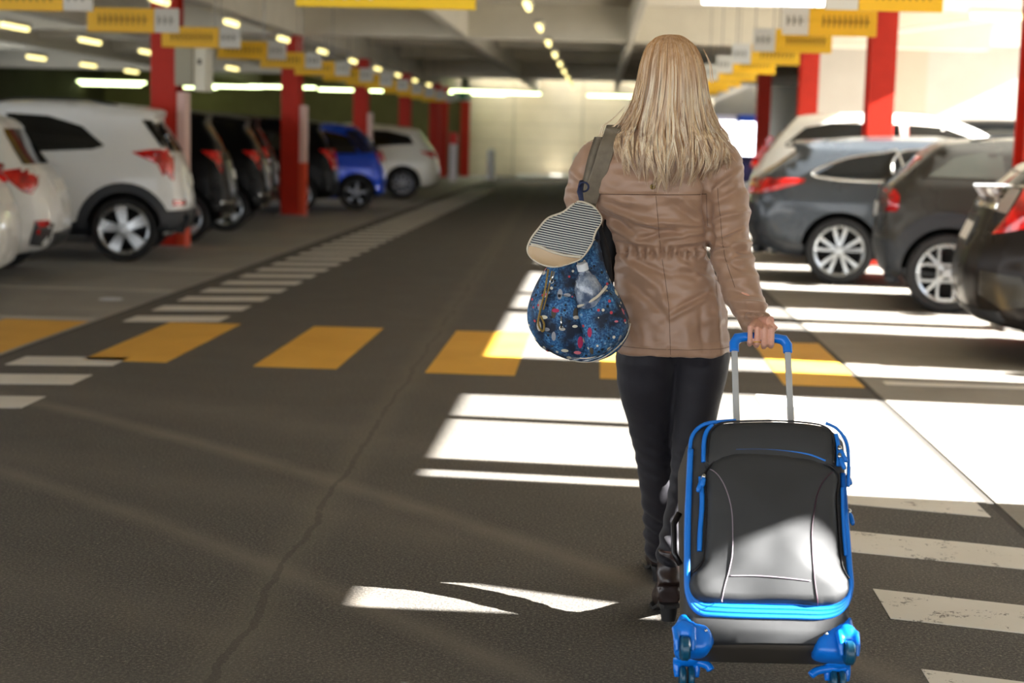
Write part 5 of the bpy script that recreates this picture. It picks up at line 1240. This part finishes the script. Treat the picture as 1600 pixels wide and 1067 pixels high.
def jfold(w_, n_):
    if n_.y > .35: return .003*noise.noise(w_*14)
    x, y = proj(w_); d = 0.0
    for x0, y0, x1, y1, wd, am in folds:
        if min(x0, x1)-16 < x < max(x0, x1)+16 and min(y0, y1)-16 < y < max(y0, y1)+16:
            dx, dy = x1-x0, y1-y0; t = ((x-x0)*dx+(y-y0)*dy)/(dx*dx+dy*dy); tc = max(0, min(1, t)); e = ((x-x0-tc*dx)**2+(y-y0-tc*dy)**2)/(wd*wd)
            if e < 8: d += 2.5*am*math.exp(-e)*(.35+.65*math.sin(PI*max(.02, min(.98, tc))))
    # drawcord channel, yoke overhang, seams, hem
    if 955 < x < 1112: d -= .005*math.exp(-((y-396-.6*math.sin(x*.4))/2.4)**2)
    if x < 1104 and x > 925: d += .0042*sstep(303.5, 300.5, y)*sstep(250, 290, y)
    if y > 303 and x < 1112: cx_ = 1024+(y-301)*.09 if y > 301 else 1024; d -= .0022*math.exp(-((x-cx_)/1.3)**2)
    if y > 420 and x < 1135 and x > 1100: d -= .0010*math.exp(-((x-1117-(y-420)*.04)/1.5)**2)
    if y > 530 and x < 1150: d += .0022*sstep(536, 538.5, y)
    q = Vector((w_.x*10, w_.y*10, w_.z*17)); d += .0075*noise.noise(q)+.0042*noise.noise(q*2.6)
    return d
disp(jac, jfold)
# thin stitched seams on the back
jv = wbvh(jac, per); M_THR = mat('tan_thread', rgb(96, 72, 56), .7)
def jline(px, r_, name, m=None, n_=60):
    return line_w(px, m or M_THR, name, per, r_, [jv], -.0002, PY, n_)
jline([(936, 301.5), (980, 302), (1060, 302.5), (1102, 302)], .0013, 'yoke_seam'); jline([(1023, 304), (1027, 350), (1031, 392)], .0009, 'back_seam'); jline([(1033, 402), (1042, 470), (1045, 546)], .0009, 'back_seam')
jline([(1102, 303), (1103, 330), (1104, 352)], .0009, 'side_seam'); jline([(1117, 425), (1119, 480), (1123, 546)], .0005, 'side_seam'); jline([(970, 536), (1045, 538), (1120, 539), (1138, 538)], .0008, 'hem_seam')
jline([(1118, 292), (1122, 340), (1126, 392), (1140, 440)], .0009, 'sleeve_seam')
# collar under the hair, dark shirt tail at her left side
b = MB(); b.tube([A(1052, 196, 4.93)+Vector((math.cos(a)*.075, math.sin(a)*.075, 0)) for a in [2*PI*k/24 for k in range(25)]], .020, 10, False); b.build('collar', M_JAC, per, True)
q = A(1018, 290, PY); h = jv.ray_cast(Vector((q.x, 2.5, q.z)), Vector((0, 1, 0)))
b = MB(); b.ring(h[0]+Vector((0, -.004, 0)), (0, 1, 0), .006, .0022, 18, 8); b.ell(h[0]+Vector((0, -.003, 0)), (.003, .003, .003)); b.build('button', mat('antique_brass', rgb(120, 100, 50), .3, .9), per, True)
b = MB(); b.tube([A(955, 330, 4.93), A(951, 380, 4.93), A(951, 440, 4.93)], [.020, .026, .020], 14); o = b.build('shirt', mat('black_shirt', rgb(12, 12, 15), .8), per, True)

# backpack strap over the shoulder: belongs to the bag
def strapmesh(px, w_, name, m, off_, thick=.003):
    P = []; N = []
    for p in curve_pts([(x, y, 0) for x, y in px], 36):
        q = A(p.x, p.y, PY); h = jv.ray_cast(Vector((q.x, 2.5, q.z)), Vector((0, 1, 0)))
        if h[0]: P.append(Vector((h[0].x, h[0].y-off_, h[0].z)))
        else: P.append(Vector((q.x, (P[-1].y if P else PY-.03)+.0, q.z)))
    for _ in range(6): P = [P[0]]+[Vector((P[i].x, (P[i-1].y+P[i].y*2+P[i+1].y)/4, P[i].z)) for i in range(1, len(P)-1)]+[P[-1]]
    return P
sp = strapmesh([(958, 203), (950, 225), (940, 258), (930, 288), (919, 320)], .02, 'strap', M_STRAP, .014)
sp = [sp[0]+Vector((.012, .16, -.02)), sp[0]+Vector((.006, .08, .014)), sp[0]+Vector((.002, .03, .012))]+sp; sp[-1].y = BY-.06
v = []; f = []; hw = PX(12.0)
for i, p in enumerate(sp):
    t = (sp[min(i+1, len(sp)-1)]-sp[max(i-1, 0)]).normalized(); s_ = Vector((1, 0, 0)); s_ = (s_-t*s_.dot(t)).normalized(); nn = t.cross(s_).normalized()
    if nn.y > 0: nn = -nn
    for a_, c_ in ((-1, 0), (-.9, 1), (0, 1.2), (.9, 1), (1, 0), (0, -.4)): v.append(p+s_*hw*a_+nn*.0028*c_)
for i in range(len(sp)-1):
    for k in range(6): f.append((i*6+k, i*6+(k+1) % 6, (i+1)*6+(k+1) % 6, (i+1)*6+k))
f += [tuple(range(6)), tuple((len(sp)-1)*6+k for k in reversed(range(6)))]
st = mesh_obj('strap', v, f, M_STRAP, bag); bm = bmesh.new(); bm.from_mesh(st.data); bmesh.ops.recalc_face_normals(bm, faces=bm.faces); bm.to_mesh(st.data); bm.free(); smooth_by_angle(st, .6)
b = MB(); b.tube([p+Vector((0, -.0045, 0)) for p in sp[4:]], .0012, 6); b.build('strap_stitching', M_CREAM, st, True) if False else None
s2 = strapmesh([(938, 214), (928, 245), (920, 280), (913, 312)], .02, 'strap', M_STRAP, .008)
v = []; f = []
for i, p in enumerate(s2):
    for a_, c_ in ((-1, 0), (0, 1), (1, 0), (0, -1)): v.append(p+Vector((PX(9)*a_, -.002*c_, 0)))
for i in range(len(s2)-1):
    for k in range(4): f.append((i*4+k, i*4+(k+1) % 4, (i+1)*4+(k+1) % 4, (i+1)*4+k))
f += [(0, 1, 2, 3), tuple((len(s2)-1)*4+k for k in (3, 2, 1, 0))]
mesh_obj('strap', v, f, M_STRAP, bag)
b = MB(); b.tube([A(909, 284, BY-.02), A(906, 300, BY-.045), A(910, 318, BY-.08)], [.008, .009, .006], 10); b.ring(A(912, 292, BY-.04), (0, 1, .3), .014, .003, 20, 6); b.build('hanging_loop', mat('navy_webbing', rgb(24, 34, 66), .7), bag, True)

# hair
def hairmat(name, dark=False):
    k = NT(name); p = k.p; geo = k.n('ShaderNodeNewGeometry'); v = k.coord(); s = k.n('ShaderNodeSeparateXYZ'); k.l(v, s.inputs[0])
    c = k.ramp(geo.outputs['Random Per Island'], [(0, rgb(150, 100, 62)), (.14, rgb(206, 164, 116)), (.32, rgb(246, 218, 172)), (.8, rgb(255, 246, 226)), (1, rgb(226, 190, 156))])
    mp = k.n('ShaderNodeMapping', Scale=(70, 70, 2)); k.l(v, mp.inputs['Vector']); lk = k.noise(mp.outputs['Vector'], 1.0, 2)
    c = k.mix(k.ramp(lk, [(.40, (1, 1, 1, 1)), (.56, (0, 0, 0, 1))]), c, k.mix(.45, c, rgb(150, 98, 58)))
    root = k.math('MULTIPLY', k.math('SUBTRACT', s.outputs['Z'], 1.56), 5.0, clamp=True)
    c = k.mix(k.math('MULTIPLY', root, .7), c, rgb(206, 146, 80))
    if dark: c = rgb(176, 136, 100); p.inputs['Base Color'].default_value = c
    else: k.l(c, p.inputs['Base Color'])
    p.inputs['Roughness'].default_value = .34; p.inputs['Specular IOR Level'].default_value = .6; return k.m
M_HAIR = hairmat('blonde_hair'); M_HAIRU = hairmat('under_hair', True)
env = [(53.5, 1045, 1049, .004), (56, 1032, 1064, .030), (62, 1021, 1074, .055), (72, 1012, 1085, .078), (86, 1006, 1093, .095), (104, 1001, 1099, .106), (130, 996, 1104, .112), (160, 988, 1109, .117), (190, 978, 1115, .126), (215, 968, 1124, .138), (240, 963, 1131, .152), (265, 966, 1128, .166), (290, 975, 1112, .172), (300, 980, 1105, .172)]
HY_ = 4.945
ev = curve_pts([Vector((y, l, r_)) for y, l, r_, d in env], 130)
def envp(y, th, k_=1.0):
    # smooth lookup of the envelope
    i = 0
    while i < len(ev)-2 and ev[i+1].x < y: i += 1
    a_, c_ = ev[i], ev[i+1]; t = (y-a_.x)/max(1e-6, c_.x-a_.x); l = a_.y+(c_.y-a_.y)*t; r_ = a_.z+(c_.z-a_.z)*t
    d = interp([(q[0], q[3]) for q in env], y)[0]
    x = (l+r_)/2+(r_-l)/2*math.sin(th)*k_; Y = HY_-d*math.cos(th)*k_
    q = A(x, y, HY_); return Vector((q.x, Y, q.z))
b = MB(); rows_ = []; v = []; f = []; nt_ = 36
ys = [54, 57, 62, 70, 82, 96, 115, 135, 155, 175, 195, 212, 228, 240]
for y in ys:
    for k in range(nt_+1): th = R(-118)+R(236)*k/nt_; v.append(envp(y, th, .93))
for i in range(len(ys)-1):
    for k in range(nt_): f.append((i*(nt_+1)+k, i*(nt_+1)+k+1, (i+1)*(nt_+1)+k+1, (i+1)*(nt_+1)+k))
nv = len(v); v += [p+Vector((0, .03, -.004)) for p in v]; f += [tuple(nv+i for i in reversed(q)) for q in f]
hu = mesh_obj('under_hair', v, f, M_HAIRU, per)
rnd = random.Random(11)
hb = MB(); NLK = 74
def strand(th0, th1, kk, y0, y1, wav, ph, amp, r_, flip=0.0, npt=20):
    P = []
    for i in range(npt):
        t = i/(npt-1); y = y0+(y1-y0)*(t**.92 if y0 < 70 else t)
        th = th0+(th1-th0)*t
        p = envp(min(y, 300), th, kk)
        g_ = sstep(.35, 1, t)
        p.x += math.sin(ph+t*wav)*amp*g_+flip*sstep(.8, 1, t); p.y -= math.cos(ph*1.3+t*wav*.8)*amp*.5*g_
        if y > 195:
            h_ = jv.ray_cast(Vector((p.x, 2.5, p.z)), Vector((0, 1, 0)))[0]
            if h_: p.y = min(p.y, h_.y-.004-(kk-.93)*.12)
        P.append(p)
    hb.tube(P, [r_*(.8 if i == 0 else 1.0 if i < npt-5 else max(.12, (npt-1-i)/5)) for i in range(npt)], 3, False)
for L_ in range(NLK):
    u = -1+2*(L_+rnd.random())/NLK; thc = math.asin(max(-1, min(1, u*.985)))*1.12+rnd.uniform(-.04, .04)
    lay = rnd.uniform(.955, 1.035); yend = 292-34*abs(u)**1.6+rnd.uniform(-22, 8); wav = rnd.uniform(6, 11); ph = rnd.uniform(0, 6.28); amp = rnd.uniform(.008, .020)
    wl = rnd.uniform(.05, .105); thd = rnd.uniform(-.07, .07); fl_ = rnd.uniform(-.012, .012)
    for s in range(40):
        o_ = rnd.gauss(0, .5); a0 = thc+o_*wl; a1 = thc+thd+o_*wl*.22
        strand(a0, a1, lay+rnd.uniform(-.018, .012), 54.5+rnd.uniform(0, 4)+abs(rnd.gauss(0, 1.5)), yend+rnd.uniform(-14, 4)-abs(o_)*6, wav, ph+o_*.25, amp, rnd.uniform(.0008, .0016), fl_)
# loose strands over both shoulders
for i in range(420):
    sd = 1 if i % 2 else -1; th = sd*rnd.uniform(1.05, 1.75); y0 = rnd.uniform(58, 110); P = []
    ye = rnd.uniform(225, 268) if sd > 0 else rnd.uniform(205, 250); sp_ = rnd.uniform(.0, .062) if sd > 0 else rnd.uniform(0, .045); ph = rnd.uniform(0, 6)
    for k in range(18):
        t = k/17; p = envp(y0+(ye-y0)*t, th*(1-.15*t), 1.0); p.x += sd*sp_*max(0, (t-.45)/.55)**2.0+.003*math.sin(ph+9*t); p.y += -.012*t; P.append(p)
    hb.tube(P, [.0009]*14+[.0008, .0006, .0004, .0002], 3, False)
for (pts_) in ([(975, 175), (965, 192), (945, 207), (925, 222), (915, 224)], [(978, 165), (955, 188), (942, 198), (938, 214)], [(1120, 195), (1140, 225), (1152, 245), (1156, 262)], [(1118, 205), (1136, 240), (1150, 250), (1154, 268)], [(1098, 75), (1106, 92), (1110, 105), (1112, 128)]):
    for k in range(9):
        o_ = Vector((rnd.uniform(-4, 4), rnd.uniform(-4, 4), 0)); c = curve_pts([Vector((x, y, 0))+o_*(i/4) for i, (x, y) in enumerate(pts_)], 18); hb.tube([A(p.x, p.y, HY_-.06) for p in c], .0006, 3, False)
hr = hb.build('hair', M_HAIR, per, True)
hr['kind'] = 'stuff'
